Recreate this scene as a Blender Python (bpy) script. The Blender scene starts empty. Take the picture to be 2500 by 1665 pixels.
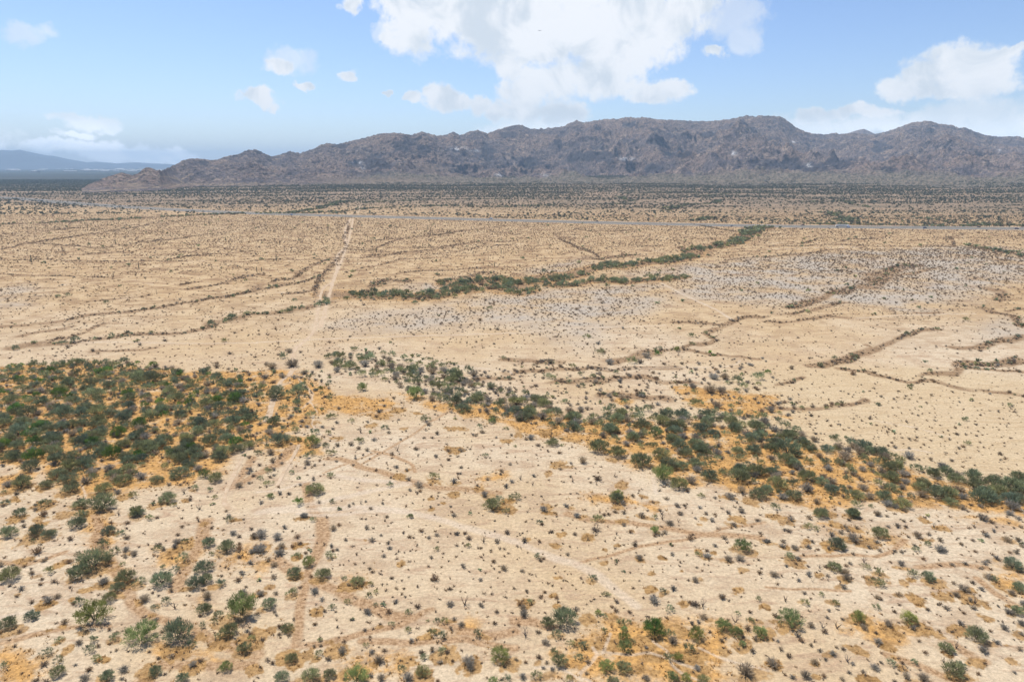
import bpy, math, random
import numpy as np

sc = bpy.context.scene
rng = np.random.default_rng(11)
random.seed(11)
F, CX, CY, HOR = 1667.0, 1250.0, 832.5, 403.0
CAMH = 80.0
PITCH = math.atan((CY - HOR) / F)
SP, CP = math.sin(PITCH), math.cos(PITCH)

# ------------------------------------------------------------------ camera
cd = bpy.data.cameras.new("camera")
cd.sensor_width = 36.0
cd.lens = F / 2500.0 * 36.0
cd.clip_start = 1.0
cd.clip_end = 120000.0
cam = bpy.data.objects.new("camera", cd)
sc.collection.objects.link(cam)
cam.location = (0, 0, CAMH)
cam.rotation_euler = (math.pi / 2 - PITCH, 0, 0)
sc.camera = cam
sc.view_settings.view_transform = 'Standard'
sc.view_settings.look = 'None'
sc.view_settings.gamma = 1.0
sc.view_settings.use_curve_mapping = False
sc.view_settings.exposure = 0.64
sc.cycles.volume_bounces = 0
sc.cycles.max_bounces = 5
sc.cycles.diffuse_bounces = 2

# ------------------------------------------------------------------ sun and sky
SUN_EL, SUN_AZ = math.radians(61), math.radians(-40)   # azimuth clockwise from +Y
sd = bpy.data.lights.new("sun", 'SUN')
sd.energy = 4.3
sd.angle = math.radians(0.5)
sd.color = (1.0, 0.955, 0.89)
sun = bpy.data.objects.new("sun", sd)
sc.collection.objects.link(sun)
sun.rotation_euler = (math.pi / 2 - SUN_EL, 0, math.pi - SUN_AZ)

def px_dir(u, v):
    X, D = (u - CX) / F, (v - CY) / F
    x, y, z = X, CP - D * SP, -SP - D * CP
    n = math.sqrt(x * x + y * y + z * z)
    return x / n, y / n, z / n

def az_el(u, v):
    x, y, z = px_dir(u, v)
    return math.atan2(x, y), math.asin(z)

world = bpy.data.worlds.new("World")
sc.world = world
world.use_nodes = True
WN = world.node_tree
WN.nodes.clear()

class NT:
    """small helper for node trees"""
    def __init__(s, t): s.t = t
    def n(s, typ, **kw):
        nd = s.t.nodes.new(typ)
        for k, v in kw.items(): setattr(nd, k, v)
        return nd
    def link(s, a, b): s.t.links.new(a, b)
    def put(s, sock, v):
        if hasattr(v, 'is_linked') or isinstance(v, bpy.types.NodeSocket): s.t.links.new(v, sock)
        else: sock.default_value = v
    def m(s, op, a, b=None, c=None, clamp=False):
        nd = s.n('ShaderNodeMath', operation=op, use_clamp=clamp)
        s.put(nd.inputs[0], a)
        if b is not None: s.put(nd.inputs[1], b)
        if c is not None: s.put(nd.inputs[2], c)
        return nd.outputs[0]
    def vm(s, op, a, b=None, out=0):
        nd = s.n('ShaderNodeVectorMath', operation=op)
        s.put(nd.inputs[0], a)
        if b is not None: s.put(nd.inputs[1], b)
        return nd.outputs[out]
    def mix(s, f, a, b, typ='MIX'):
        nd = s.n('ShaderNodeMix', data_type='RGBA', blend_type=typ)
        s.put(nd.inputs[0], f); s.put(nd.inputs[6], a); s.put(nd.inputs[7], b)
        return nd.outputs[2]
    def noise(s, vec, scale, detail=3.0, rough=0.55, dist=0.0, out=0):
        nd = s.n('ShaderNodeTexNoise')
        nd.inputs['Scale'].default_value = scale
        nd.inputs['Detail'].default_value = detail
        nd.inputs['Roughness'].default_value = rough
        nd.inputs['Distortion'].default_value = dist
        s.link(vec, nd.inputs['Vector'])
        return nd.outputs[out]
    def ramp(s, v, a, b, lo=0.0, hi=1.0, smooth=True):
        nd = s.n('ShaderNodeMapRange', interpolation_type='SMOOTHSTEP' if smooth else 'LINEAR')
        s.put(nd.inputs[0], v)
        for k, q in zip((1, 2, 3, 4), (a, b, lo, hi)): nd.inputs[k].default_value = q
        return nd.outputs[0]

w = NT(WN)
sky = w.n('ShaderNodeTexSky', sky_type='NISHITA')
sky.sun_disc = False
sky.sun_elevation = SUN_EL
sky.sun_rotation = SUN_AZ
sky.altitude = 400
sky.air_density = 1.0
sky.dust_density = 0.4
sky.ozone_density = 2.5
tc = w.n('ShaderNodeTexCoord')
gen = tc.outputs['Generated']
sep = w.n('ShaderNodeSeparateXYZ'); w.link(gen, sep.inputs[0])
azn = w.m('ARCTAN2', sep.outputs[0], sep.outputs[1])
eln = w.m('ARCSINE', sep.outputs[2])
comb = w.n('ShaderNodeCombineXYZ'); w.link(azn, comb.inputs[0]); w.link(eln, comb.inputs[1])
wc = w.noise(gen, 26.0, 5.0, 0.62, 0.0, 1)
warp = w.vm('MULTIPLY', w.vm('SUBTRACT', wc, (0.5, 0.5, 0.5)), (0.052, 0.036, 0.0))
P = w.vm('ADD', comb.outputs[0], warp)
# clouds as (x, y, half width, half height) read off the picture, turned into azimuth and elevation
SOLID = [(240,366,50,15),(310,376,60,15),(390,386,55,12),(440,398,50,8),(170,358,50,9),(185,326,28,7),(1120,20,190,80),(1010,60,75,80),(1250,70,190,85),(1430,70,240,95),(1380,-60,420,120),(1600,40,140,70),(1560,110,120,60),(1330,110,110,50),(980,0,60,90),
 (1700,10,60,35),(1500,150,120,45),(1240,160,40,40),(1340,200,115,55),(1470,200,125,50),(1600,225,95,28),(1280,230,70,60),(1270,275,75,25),(1370,275,80,34),(1345,300,40,14),(1660,218,45,22),
 (1065,235,50,32),(1110,250,40,28),(1165,258,34,30),(1010,240,18,16),(1210,272,30,26),
 (632,238,42,22),(658,254,32,16),
 (2200,215,50,28),(2270,180,60,40),(2340,160,80,52),(2400,180,60,55),(2330,215,120,22),(2440,130,35,14),(2480,118,22,10),
 (1745,130,26,16),(2000,280,55,18),(2080,268,50,17),(2140,272,45,14),
 (860,5,28,24),(955,88,18,16),(850,182,24,14),(690,165,36,20),(748,205,22,9),(948,226,14,9)]
WISP = [(2270,290,60,28),(2380,270,75,38),(2440,330,110,45),(2330,340,120,40),(2000,315,150,30),
 (240,368,60,20),(300,378,80,22),(390,385,70,18),(450,398,60,12),(160,360,70,14),(120,352,40,10),(190,328,36,10),(230,300,60,14),(270,315,26,12),(170,290,45,9),
 (60,85,40,20),(925,80,16,22),(1790,40,70,50),(1820,100,40,30),(710,150,50,28),(1290,315,120,24),(2150,300,70,22),(-300,330,200,40),(2900,200,200,80),(2760,320,220,60),(-500,120,220,60)]
def blobs(lst):
    acc = None
    for (u, v, a, b) in lst:
        A, E = az_el(u, v)
        sa = F / (a * (math.cos(A) ** 2) * 1.0) * math.cos(A)
        nd = w.vm('MULTIPLY', w.vm('SUBTRACT', P, (A, E, 0.0)), (F / a, F / b, 0.0))
        q = w.vm('DOT_PRODUCT', nd, nd, 1)
        acc = q if acc is None else w.m('SMOOTH_MIN', acc, q, 0.5)
    return acc
qs, qw = blobs([(u, v, a * .90, b * .88) for u, v, a, b in SOLID]), blobs(WISP)
nf = w.noise(gen, 60.0, 6.0, 0.65)
ns = w.m('MULTIPLY', w.m('SUBTRACT', nf, 0.5), 2.2)
a1 = w.ramp(w.m('ADD', qs, ns), 1.38, 0.38)
a2 = w.m('MULTIPLY', w.ramp(w.m('ADD', qw, ns), 1.4, 0.2), w.ramp(eln, 0.02, 0.09, 0.95, 0.55))
alpha = w.m('SUBTRACT', 1.0, w.m('MULTIPLY', w.m('SUBTRACT', 1.0, a1), w.m('SUBTRACT', 1.0, a2)))
nb = w.noise(gen, 13.0, 6.0, 0.6, 0.6)
cc = w.mix(w.ramp(nb, 0.40, 0.60), (4.7, 5.15, 5.6, 1), (6.5, 6.6, 6.75, 1))
edge = w.ramp(qs, 0.2, 1.0)
cc = w.mix(w.m('MULTIPLY', edge, 0.5), cc, (6.7, 6.8, 6.9, 1))
skyc = w.mix(1.0, sky.outputs[0], (.82, .84, .96, 1), 'MULTIPLY')
SKYTINT = skyc.node
low = w.vm('SCALE', cc); w.link(w.ramp(eln, 0.07, 0.015, 1.0, 1.9), low.node.inputs['Scale'])
fin = w.mix(w.m('MULTIPLY', alpha, 0.94), skyc, low)
bg = w.n('ShaderNodeBackground'); w.link(fin, bg.inputs[0]); bg.inputs[1].default_value = 0.1
wo = w.n('ShaderNodeOutputWorld'); w.link(bg.outputs[0], wo.inputs[0])

# ------------------------------------------------------------------ numeric helpers
def h2(ix, iy, seed):
    n = (ix.astype(np.int64) * 374761393 + iy.astype(np.int64) * 668265263 + seed * 974634777) & 0xffffffff
    n = ((n ^ (n >> 13)) * 1274126177) & 0xffffffff
    n = ((n ^ (n >> 15)) * 2246822519) & 0xffffffff
    return ((n ^ (n >> 16)) & 0xffffff) / float(0xffffff)

def vn(x, y, seed=0):
    ix, iy = np.floor(x), np.floor(y)
    fx, fy = x - ix, y - iy
    fx = fx * fx * (3 - 2 * fx); fy = fy * fy * (3 - 2 * fy)
    a, b = h2(ix, iy, seed), h2(ix + 1, iy, seed)
    c, d = h2(ix, iy + 1, seed), h2(ix + 1, iy + 1, seed)
    return (a + (b - a) * fx) * (1 - fy) + (c + (d - c) * fx) * fy

def fbm(x, y, o=4, seed=0, gain=0.5):
    s, a, t = 0.0, 1.0, 0.0
    for k in range(o):
        s = s + a * vn(x * 2 ** k + 17.3 * k, y * 2 ** k - 9.1 * k, seed + k)
        t += a; a *= gain
    return s / t

def ridged(x, y, o=5, seed=0, gain=0.5):
    s, a, t = 0.0, 1.0, 0.0
    for k in range(o):
        q = 1 - np.abs(2 * vn(x * 2 ** k + 5.7 * k, y * 2 ** k + 3.3 * k, seed + k) - 1)
        s = s + a * q * q; t += a; a *= gain
    return s / t

def sst(a, b, x):
    t = np.clip((x - a) / (b - a), 0, 1)
    return t * t * (3 - 2 * t)

ROAD_PX = [(-700,466),(-350,472),(0,480.7),(151,494.5),(313,506.5),(467,514.4),(625,521.6),(890,528.5),(1250,538.5),(1560,546),(1875,552.5),(2193,555.5),(2500,558.5),(2900,560),(3300,560)]
def flat(u, v, z=0.0):
    D = (v - CY) / F
    t = (CAMH - z) / (SP + D * CP)
    return (u - CX) / F * t, (CP - D * SP) * t
RU = np.array([p[0] for p in ROAD_PX], float)
RR = np.array([math.hypot(*flat(*p)) for p in ROAD_PX])

def u_of(x, y):
    return CX + F * x / np.maximum(y * CP + CAMH * SP, 1.0)

def ground_z(x, y):
    x = np.asarray(x, float); y = np.asarray(y, float)
    r = np.hypot(x, y)
    u = np.where(y > 1, u_of(x, y), np.where(x > 0, 9000.0, -9000.0))
    r0 = np.interp(u, RU, RR) + 70
    A = np.interp(u, [250, 500, 900, 1700, 2500, 3200, 5000], [0, 6, 14, 18, 24, 24, 0])
    t = np.clip((r - r0) / (3100 - r0), 0, 1.25)
    return A * t ** 1.4

def unproj(u, v):
    z = 0.0
    for _ in range(4):
        x, y = flat(u, v, z)
        z = float(ground_z(x, y))
    return x, y

def proj(x, y, z):
    d = y * CP - (z - CAMH) * SP
    uu = y * SP + (z - CAMH) * CP
    return CX + F * x / d, CY - F * uu / d, d

CROPS = {'1': (0, 330), '2': (625, 260), '3': (1250, 260), '4': (1875, 260), '5': (0, 540), '6': (625, 500), '7': (1250, 540), '8': (1875, 540),
         'A': (0, 850), 'B': (625, 850), 'C': (1250, 850), 'D': (1875, 850), 'E': (0, 1250), 'F': (625, 1250), 'G': (1250, 1250), 'H': (1875, 1250), 'P': (0, 0)}
KS = 3.768
def cpx(c, x, y):
    if c == 'P': return x, y
    return CROPS[c][0] + x / KS, CROPS[c][1] + y / KS

def line(spec):
    """'C x,y x,y ...' -> world polyline"""
    out = []
    c = 'P'
    for tok in spec.split():
        if tok in CROPS: c = tok; continue
        a, b = tok.split(',')
        out.append(unproj(*cpx(c, float(a), float(b))))
    return np.array(out)

def dist_line(P_, x, y, cut):
    """distance to a polyline, 1e9 beyond cut"""
    d = np.full(x.shape, 1e9)
    lo, hi = P_.min(0) - cut, P_.max(0) + cut
    idx = np.nonzero((x > lo[0]) & (x < hi[0]) & (y > lo[1]) & (y < hi[1]))[0]
    if not len(idx): return d
    xx, yy = x[idx], y[idx]
    dd = np.full(xx.shape, 1e9)
    for a, b in zip(P_[:-1], P_[1:]):
        e = b - a
        L = max(float(e @ e), 1e-6)
        t = np.clip(((xx - a[0]) * e[0] + (yy - a[1]) * e[1]) / L, 0, 1)
        dd = np.minimum(dd, np.hypot(xx - a[0] - t * e[0], yy - a[1] - t * e[1]))
    d[idx] = dd
    return d

def in_poly(P_, x, y):
    """signed distance-like: positive inside, metres"""
    d = dist_line(np.vstack([P_, P_[:1]]), x, y, 90.0)
    ins = np.zeros(x.shape, bool)
    lo, hi = P_.min(0), P_.max(0)
    idx = np.nonzero((x > lo[0]) & (x < hi[0]) & (y > lo[1]) & (y < hi[1]))[0]
    xx, yy = x[idx], y[idx]
    c = np.zeros(xx.shape, bool)
    n = len(P_)
    for i in range(n):
        (x0, y0), (x1, y1) = P_[i], P_[(i + 1) % n]
        if y0 == y1: continue
        c ^= ((y0 > yy) != (y1 > yy)) & (xx < (x1 - x0) * (yy - y0) / (y1 - y0) + x0)
    ins[idx] = c
    return np.where(ins, np.minimum(d, 200), -np.minimum(d, 200))
# ------------------------------------------------------------------ what lies where on the ground (world metres)
# vegetated washes: (width in metres, kind of cover, line)   t = trees and orange grass, b = bushes, l = thin brown line
WASH = [
 (9,'b','5 0,975 300,950 560,920 900,865 1200,845 1600,775 1850,740 2050,700 6 0,790 150,760 300,720 600,665 640,650'),
 (9,'g','5 0,1180 200,1145 450,1120 600,1105'), (7,'b','5 700,1105 900,1080 1100,1060 1300,1040 1550,1030 1750,1000 2000,965'),
 (8,'g','5 1950,950 2150,905 2300,860 6 0,1010 150,1000 370,975 540,930 700,895'),
 (4,'l','5 200,1060 350,1030 500,1000 700,960'), (3,'l','5 500,1090 850,1010 1000,955'), (4,'l','5 850,745 1100,715 1300,690'), (3,'l','5 900,1200 1150,1170 1350,1160'),
 (5,'l','5 0,255 150,240 350,205 500,170 750,130 1000,90 1200,60 1500,20'), (4,'l','5 450,205 700,230 950,250 1200,225 1400,190 1900,120'),
 (3,'l','5 0,355 500,352 900,365 1500,367 2355,368 6 0,515 600,495 1000,490 1500,460 1850,430 2200,370 2355,352'),
 (3,'l','5 0,495 600,505 1000,515'), (5,'l','5 1500,350 1850,310 2150,290 2355,270'), (5,'l','5 1620,635 1900,600 2100,570 2355,500 6 0,650'),
 (6,'b','5 2120,690 2355,622 6 0,755 300,662 480,590 640,505'), (5,'l','6 300,830 520,790 600,700'), (4,'l','5 1550,600 1720,570'), (4,'l','5 880,300 1150,285'),
 (16,'g','5 0,30 250,20 500,12 1 700,790 1200,768 1550,750 1900,735 2200,720'), (5,'l','1 0,745 400,740 700,700'), (5,'l','5 100,115 500,85 700,60'),
 (4,'l','6 840,355 1000,350 1300,318 1700,265 2000,228 2355,190'), (4,'l','6 830,410 1000,430 1300,340 1400,308 1800,260'), (4,'l','6 1050,440 1300,400 1600,395 1900,350'),
 (4,'l','6 950,470 1300,470 1500,430 1800,372 2100,342 2355,330'), (3,'l','6 950,610 1150,562 1400,500 1620,488'), (5,'l','6 1300,640 1450,612 1700,602 1900,590 2150,580'),
 (4,'l','6 900,140 830,300 760,430 700,560 600,680'), (4,'l','6 600,680 570,850'),
 (22,'t','6 700,820 850,830 1150,840 1350,850 1600,840 1850,790 2100,770 2355,760 7 0,600 200,560 450,500 650,462'), (26,'t','6 1850,730 2100,700 2300,690 7 60,640'),
 (18,'b','6 1100,740 1250,690 1400,700'), (12,'b','6 1700,700 2000,650 2150,620'),
 (20,'t','7 550,480 700,450 900,430 1100,395 1350,375 1550,340 1650,300 1680,255 1900,222 2050,190 2120,130 2230,75 2355,55'), (16,'b','7 720,350 850,355 1000,330 1100,310'),
 (14,'t','7 400,590 700,565 900,555 1100,548 1350,532 1550,512'), (9,'b','7 1540,230 1580,290 1640,310'), (10,'b','7 1650,30 1850,70 2050,100'),
 (4,'l','7 380,110 500,170 680,250 820,335'), (4,'l','7 380,110 500,98 620,70'), (4,'l','7 620,70 760,100 1060,80'), (3,'l','7 580,240 1300,232'), (3,'l','7 0,165 100,155 300,145'), (3,'l','7 0,262 180,250'),
 (4,'l','7 1480,940 1700,942 2000,935 2150,905 2355,870 8 0,870'), (5,'b','7 2100,930 1900,970 1770,1030 1840,1090 1700,1140 1560,1172 1350,1195'), (9,'b','7 1350,1195 1250,1230 1100,1265 900,1295'),
 (3,'l','7 1560,1190 1800,1225 2000,1240 2200,1270'), (6,'b','7 1950,360 2100,342 2355,330'), (4,'l','7 1980,490 2150,490'),
 (3,'l','8 0,920 200,912 400,885 550,865 680,882'), (6,'b','8 150,845 250,825 400,815 500,775 640,745'), (9,'b','8 200,790 400,725 550,690 700,650 780,600'), (5,'b','8 370,885 550,860 680,880'),
 (18,'b','8 900,610 980,575 1040,540 1000,480 1100,450 1200,418 1310,405'), (6,'b','8 1050,515 1200,490 1350,455 1600,420'), (5,'b','8 500,455 650,448 800,462 980,470'),
 (4,'l','8 0,335 350,305 600,265 700,262'), (3,'l','8 0,235 600,218 1200,232 1700,238'), (5,'b','8 370,205 480,158 560,150'), (4,'l','8 660,190 900,150'),(6,'b','8 1600,160 1800,125'),(4,'l','8 1650,150 1720,215 1750,240'),(4,'b','8 1750,340 1880,345'),
 (6,'b','8 550,1290 750,1235 950,1180 1150,1115 1300,1065 1420,1012 1550,985'), (3,'b','8 850,1130 930,1185'), (8,'b','8 1900,790 2000,832 2200,880 2280,965'), (5,'b','8 2150,832 2355,800'),
 (8,'b','8 1740,1150 1950,1162 2150,1120 2300,1085 2355,1060'), (6,'b','8 1720,1325 1900,1290 2100,1310 2250,1270'), (16,'g','8 1960,230 2150,262 2380,320'), (13,'b','8 2010,620 2090,660 2070,720'), (6,'b','8 1450,850 1650,845'),
 (6,'b','D 350,165 450,150 750,45 900,8'), (5,'b','D 600,170 850,200 950,232 1200,262 1400,292 1600,335 1800,365 2100,402 2355,442'), (6,'b','D 1450,245 1700,212 1850,160 2100,150 2300,122'), (4,'b','D 1900,190 2100,195 2355,212'),
 (5,'b','D 50,565 350,562 550,545 700,520 850,470'), (4,'b','D 0,320 150,310 300,270'), (8,'b','C 0,90 120,100 300,130 400,150'), (6,'b','C 750,325 900,280 1200,275 1500,310 1700,312'), (7,'b','C 820,440 1200,440 1450,450'),
 (4,'l','C 0,232 700,200 1500,190'), (6,'b','B 1900,320 2100,300 2355,290'), (6,'b','C 400,340 600,310 750,290'),
 (14,'g','2 700,970 400,985 0,985'), (20,'g','2 350,980 600,930 760,880 1000,860'), (10,'g','2 700,985 950,945 1250,930 1600,915 2000,925 2355,930'), (10,'g','2 950,890 1300,870 1800,855 2355,850'),
 (9,'g','3 0,920 500,910 900,900 1100,900'), (16,'g','3 950,830 1100,870 1050,890'), (10,'g','3 950,800 1400,790 1700,780'), (18,'g','3 1620,1050 1700,1040 1780,1020'), (14,'g','3 1400,960 1600,900 1800,900 1950,860'), (12,'g','3 1700,830 2000,800 2355,790'),
 (22,'g','4 590,980 680,1020 740,1060'), (10,'g','4 330,1080 900,1095 1400,1100 1900,1100 2200,1095'), (10,'g','4 1340,1020 1500,1040 1900,1080'), (12,'g','4 2000,1080 2355,1100'), (8,'l','4 850,1020 1300,1030'), (9,'g','4 300,880 700,870 900,930'),
]
# strips of coarse brown sand left by flowing water
SANDY = [(3.0,'B 640,1010 780,1012 900,1040 960,1080 1100,1125 1240,1180 1450,1245 1600,1270 1900,1300 2200,1340'),(1.6,'B 1100,940 1250,985 1330,1040 1420,1080 1460,1140'),
 (2.6,'B 430,1230 480,1400 540,1500 580,1560 F 600,60 600,230 560,400 470,600 430,900 400,1180'),(3.2,'F 200,430 350,560 600,640 800,720 900,800 1100,870 1250,950 1400,990'),
 (2.0,'F 380,1210 700,1190 1000,1110 1300,1060 1480,960 1600,900'),(2.4,'F 1700,1050 1900,1120 2100,1140 2355,1080'),(2.0,'F 1000,1180 1400,1220 1900,1200 2355,1220'),
 (2.6,'G 480,0 700,90 1000,100 1200,130 1450,150 1750,205 2000,225 2300,240'),(1.2,'G 560,480 900,420 1150,350 1450,270 1750,205 2355,90'),(1.2,'B 950,1080 1500,760 1800,560'),(1.0,'B 600,1140 1100,960'),
 (2.8,'E 880,20 890,150 850,260 950,380 1040,500 1180,660 1220,820 1380,930 1600,1000 1850,1100 2100,1200 2355,1300'),(3.2,'E 1920,80 1880,230 1800,340 1720,480 1660,600 1650,700'),(1.8,'E 0,420 300,450 600,380'),
 (3.0,'A 2355,1000 2250,1120 2100,1280 B 200,1050 350,900'),(2.0,'H 1050,1290 1250,1360 1500,1450 1700,1520 1850,1560'),(1.3,'H 320,410 700,425 1000,410 1130,350 1240,240'),(1.0,'H 0,700 400,715 800,740'),(2.4,'H 1400,500 1700,480 2000,520'),
 (2.0,'H 1900,620 2100,760 2300,860 2355,900'),(2.2,'H 1700,1220 1850,1310 1990,1380'),(2.6,'G 0,1000 200,1010 400,1080'),(1.6,'E 0,1180 500,1080 1000,1040'),(2.4,'E 1300,1560 1500,1420 1900,1400 2300,1380')]
# pale wheel tracks
TRACK = [(.9,'G 740,1260 770,1330 720,1400 610,1520 640,1560'),(.9,'G 850,1310 1100,1330 1300,1300 1500,1360 1700,1440'),(.9,'G 1340,1200 1450,1280 1500,1400 1600,1500 1800,1564'),(.8,'G 200,1420 400,1440 560,1520 700,1564'),(.8,'G 900,1130 850,1250 820,1320'),(.8,'G 1700,1240 1850,1310 2100,1400 2355,1480'),(.8,'B 400,300 500,350 540,420 500,500 560,600'),(.8,'B 520,620 500,700 600,800'),(.8,'A 760,1250 800,1320 810,1400'),(2.6,'7 1370,570 1500,630 1600,680 1800,775 1930,840 2050,915'),(2.2,'6 0,1268 340,1250 700,1230 1200,1215 1700,1200 2355,1180 7 0,1035 400,995 900,970 1400,960'),(2.4,'8 800,892 1200,868 1900,850'),
 (1.8,'5 700,1110 1000,1105 1500,1120 2355,1125'),(3.2,'B 740,1160 1000,1215 1400,1250 F 0,10 500,-30 900,-40 1400,0 1700,70 2000,150 2355,280 G 0,270 300,380 600,490 800,580 1000,740 1150,850'),
 (1.6,'B 1290,90 1500,110 1750,140 2000,180 2355,215 C 0,232'),(1.2,'D 950,660 1200,700 1500,770 1680,830'),(1.4,'D 1150,950 1300,935 1500,960'),(1.4,'C 700,200 1500,180 1950,175 2060,150 2080,115'),
 (5,'1 680,510 900,515 1100,500 1300,488 1450,478 1550,455'),(5,'1 660,480 680,505'),(6,'1 1590,470 1700,455'),(4,'1 0,520 500,515 680,512'),(5,'2 180,690 250,700 280,780'),(4,'2 240,820 300,850'),
 (4,'2 1005,820 995,850 960,910 940,975'),(3,'2 1000,880 1050,905'),(4,'8 0,260 400,245 800,242 1700,250'),(5,'4 2080,1125 2355,1145'),(5,'4 1335,1030 1370,1015'),
 (1.2,'E 0,960 300,900'),(1.6,'C 1290,1190 1310,1330'),(2.2,'F 400,10 650,30 1000,0 1400,10'),(1.6,'B 0,1310 200,1300 500,1200'),(1.2,'B 420,560 520,480 510,380 400,280')]
TRUNK_TRACKS = [(2.3,'P 857,533 842,560 843,580 846,600 828,618 820,630 824,650 820,668 812,690 806,715 800,735 790,775 782,800'),
 (1.9,'P 862,534 858,560 850,590 838,625 822,668 812,690 792,700 784,715 780,740 775,765 771,790 764,815 752,826 720,850 717,868'),
 (2.4,'P 717,868 718,890 710,915 690,925 675,950 665,985 650,1030'),
 (1.3,'P 610,1080 590,1120 572,1160 555,1195 545,1225 560,1245'),(1.1,'P 730,1085 712,1120 690,1160 675,1190')]
GRAY = ['P 790,800 840,775 900,765 1000,752 1100,738 1250,712 1400,700 1560,690 1640,695 1650,740 1560,770 1500,790 1500,830 1440,860 1380,850 1300,815 1200,795 1100,808 960,812 860,818',
 'P 1530,665 1700,640 1900,622 2100,612 2300,600 2480,602 2560,640 2560,700 2440,705 2350,740 2300,780 2190,775 2130,750 2010,745 1900,760 1800,740 1700,735 1600,690',
 'P 1290,660 1350,640 1440,630 1460,648 1380,668 1310,672','P 0,700 60,690 110,715 90,745 20,755 -80,745 -80,700','P 930,710 1000,690 1080,690 1090,705 1010,718','P 2330,780 2450,770 2540,790 2540,830 2400,835']
# orange dry grass
ORANGE = ['P 180,1225 300,1240 280,1330 340,1400 300,1440 230,1400 160,1320','P -60,1560 60,1540 160,1600 120,1700 -60,1700','P 330,1330 470,1320 520,1300 520,1370 430,1380 340,1380','P 560,1330 660,1320 690,1370 640,1420 560,1400','P 840,1390 900,1400 900,1440 830,1430','P 820,1560 1000,1580 1000,1700 760,1700','P 1060,1500 1180,1520 1180,1580 1060,1590','P 2060,1500 2160,1500 2280,1560 2160,1590 2060,1550','P 2380,1380 2560,1400 2560,1480 2420,1460','P -60,1280 40,1300 60,1370 -60,1390','P 2000,1270 2200,1290 2210,1330 2050,1320','P 1380,1190 1620,1230 1600,1260 1400,1240','P -120,895 0,895 120,885 240,878 340,890 440,900 560,905 650,895 720,900 790,915 830,955 950,960 1010,985 900,1010 820,1012 760,1020 730,1060 690,1090 640,1085 600,1100 560,1150 480,1185 420,1195 330,1200 270,1210 200,1225 100,1165 -120,1150',
 'P 940,950 1050,960 1150,985 1250,990 1400,1015 1500,1010 1600,1020 1750,1030 1900,1050 2000,1090 2150,1115 2300,1165 2500,1200 2700,1220 2700,1300 2400,1270 2250,1240 2130,1240 2050,1260 1900,1230 1750,1200 1650,1190 1540,1150 1480,1120 1400,1090 1300,1075 1200,1045 1100,1020 1010,990',
 'P 1440,1510 1500,1500 1700,1505 1850,1520 1870,1560 1800,1580 1770,1620 1800,1700 1300,1700 1320,1600 1400,1570','P 1480,955 1560,965 1540,1000 1490,1000','P 380,1560 450,1545 560,1570 620,1590 540,1620 420,1640 370,1660 360,1600',
 'P 0,1150 100,1155 80,1205 0,1220 -80,1200','P 2250,1250 2500,1270 2600,1330 2480,1300 2300,1270','P 1900,1520 2000,1530 1990,1550 1900,1560','P 930,1010 975,1005 985,1015 940,1022','P 700,940 800,930 900,985 860,1010 760,1010 700,990','P 1620,930 1900,960 1960,1030 1850,1020 1700,1000','P 640,1030 760,1060 790,1110 700,1120 630,1090','P 1130,1170 1220,1150 1230,1180 1170,1200','P 830,990 1010,995 990,1015 880,1010','P 520,1430 560,1500 640,1540 600,1570 520,1520 490,1460']
WOOD_L = 'P -150,885 0,900 120,890 230,880 330,890 440,905 560,925 620,950 625,1000 590,1060 560,1120 470,1150 400,1165 300,1170 200,1175 120,1140 0,1130 -150,1140'
WOOD_R = 'P 2300,1150 2400,1170 2500,1180 2700,1200 2700,1290 2500,1270 2400,1240 2300,1230 2200,1225 2080,1220 1950,1215 1800,1190 1700,1160 1640,1120 1560,1090 1480,1060 1390,1050 1300,1030 1200,1020 1120,1000 1060,985 1060,960 1170,968 1260,992 1370,1010 1480,1000 1600,995 1720,1010 1850,1018 1950,1050 2060,1090 2180,1115'
WOOD_M = 'P 800,865 880,862 960,880 1060,895 1130,915 1120,930 1020,928 920,922 830,905'
WOOD_X = 'P 960,895 1130,905 1200,945 1350,975 1400,1010 1300,1030 1180,1000 1060,975 960,935'
WOOD_S1 = 'P 1000,900 1200,895 1330,880 1500,900 1700,880 1860,870 1900,960 1990,1040 1850,1020 1700,1000 1500,990 1370,1000 1200,970 1050,945'
WOOD_S2 = 'P 560,900 780,900 800,960 760,1010 740,1090 600,1110 600,1000'
OCHER = []      # (x, y, rx, ry, angle) metres, filled below

WASHL = [(wd * (1.25 if k == 'l' else (.78 if k == 'b' else 1.0)), k, line(s)) for wd, k, s in WASH]
SANDL = [(wd, line(s)) for wd, s in SANDY]
TRACKL = [(wd, line(s)) for wd, s in TRACK]
GRAYP = [line(s) for s in GRAY]
ORANGEP = [line(s) for s in ORANGE]
WOODP = [line(WOOD_L), line(WOOD_R), line(WOOD_M)]
ROADW = np.array([flat(u, v) for u, v in ROAD_PX])

def warp(x, y):
    r = np.hypot(x, y)
    a = 1.0 + np.clip(r / 150.0, 0, 7)
    f = 1.0 / (a * 5)
    return x + a * 2.4 * (fbm(x * f, y * f, 3, 51) - 0.5) * 2, y + a * 2.4 * (fbm(x * f + 40, y * f, 3, 61) - 0.5) * 2

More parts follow.
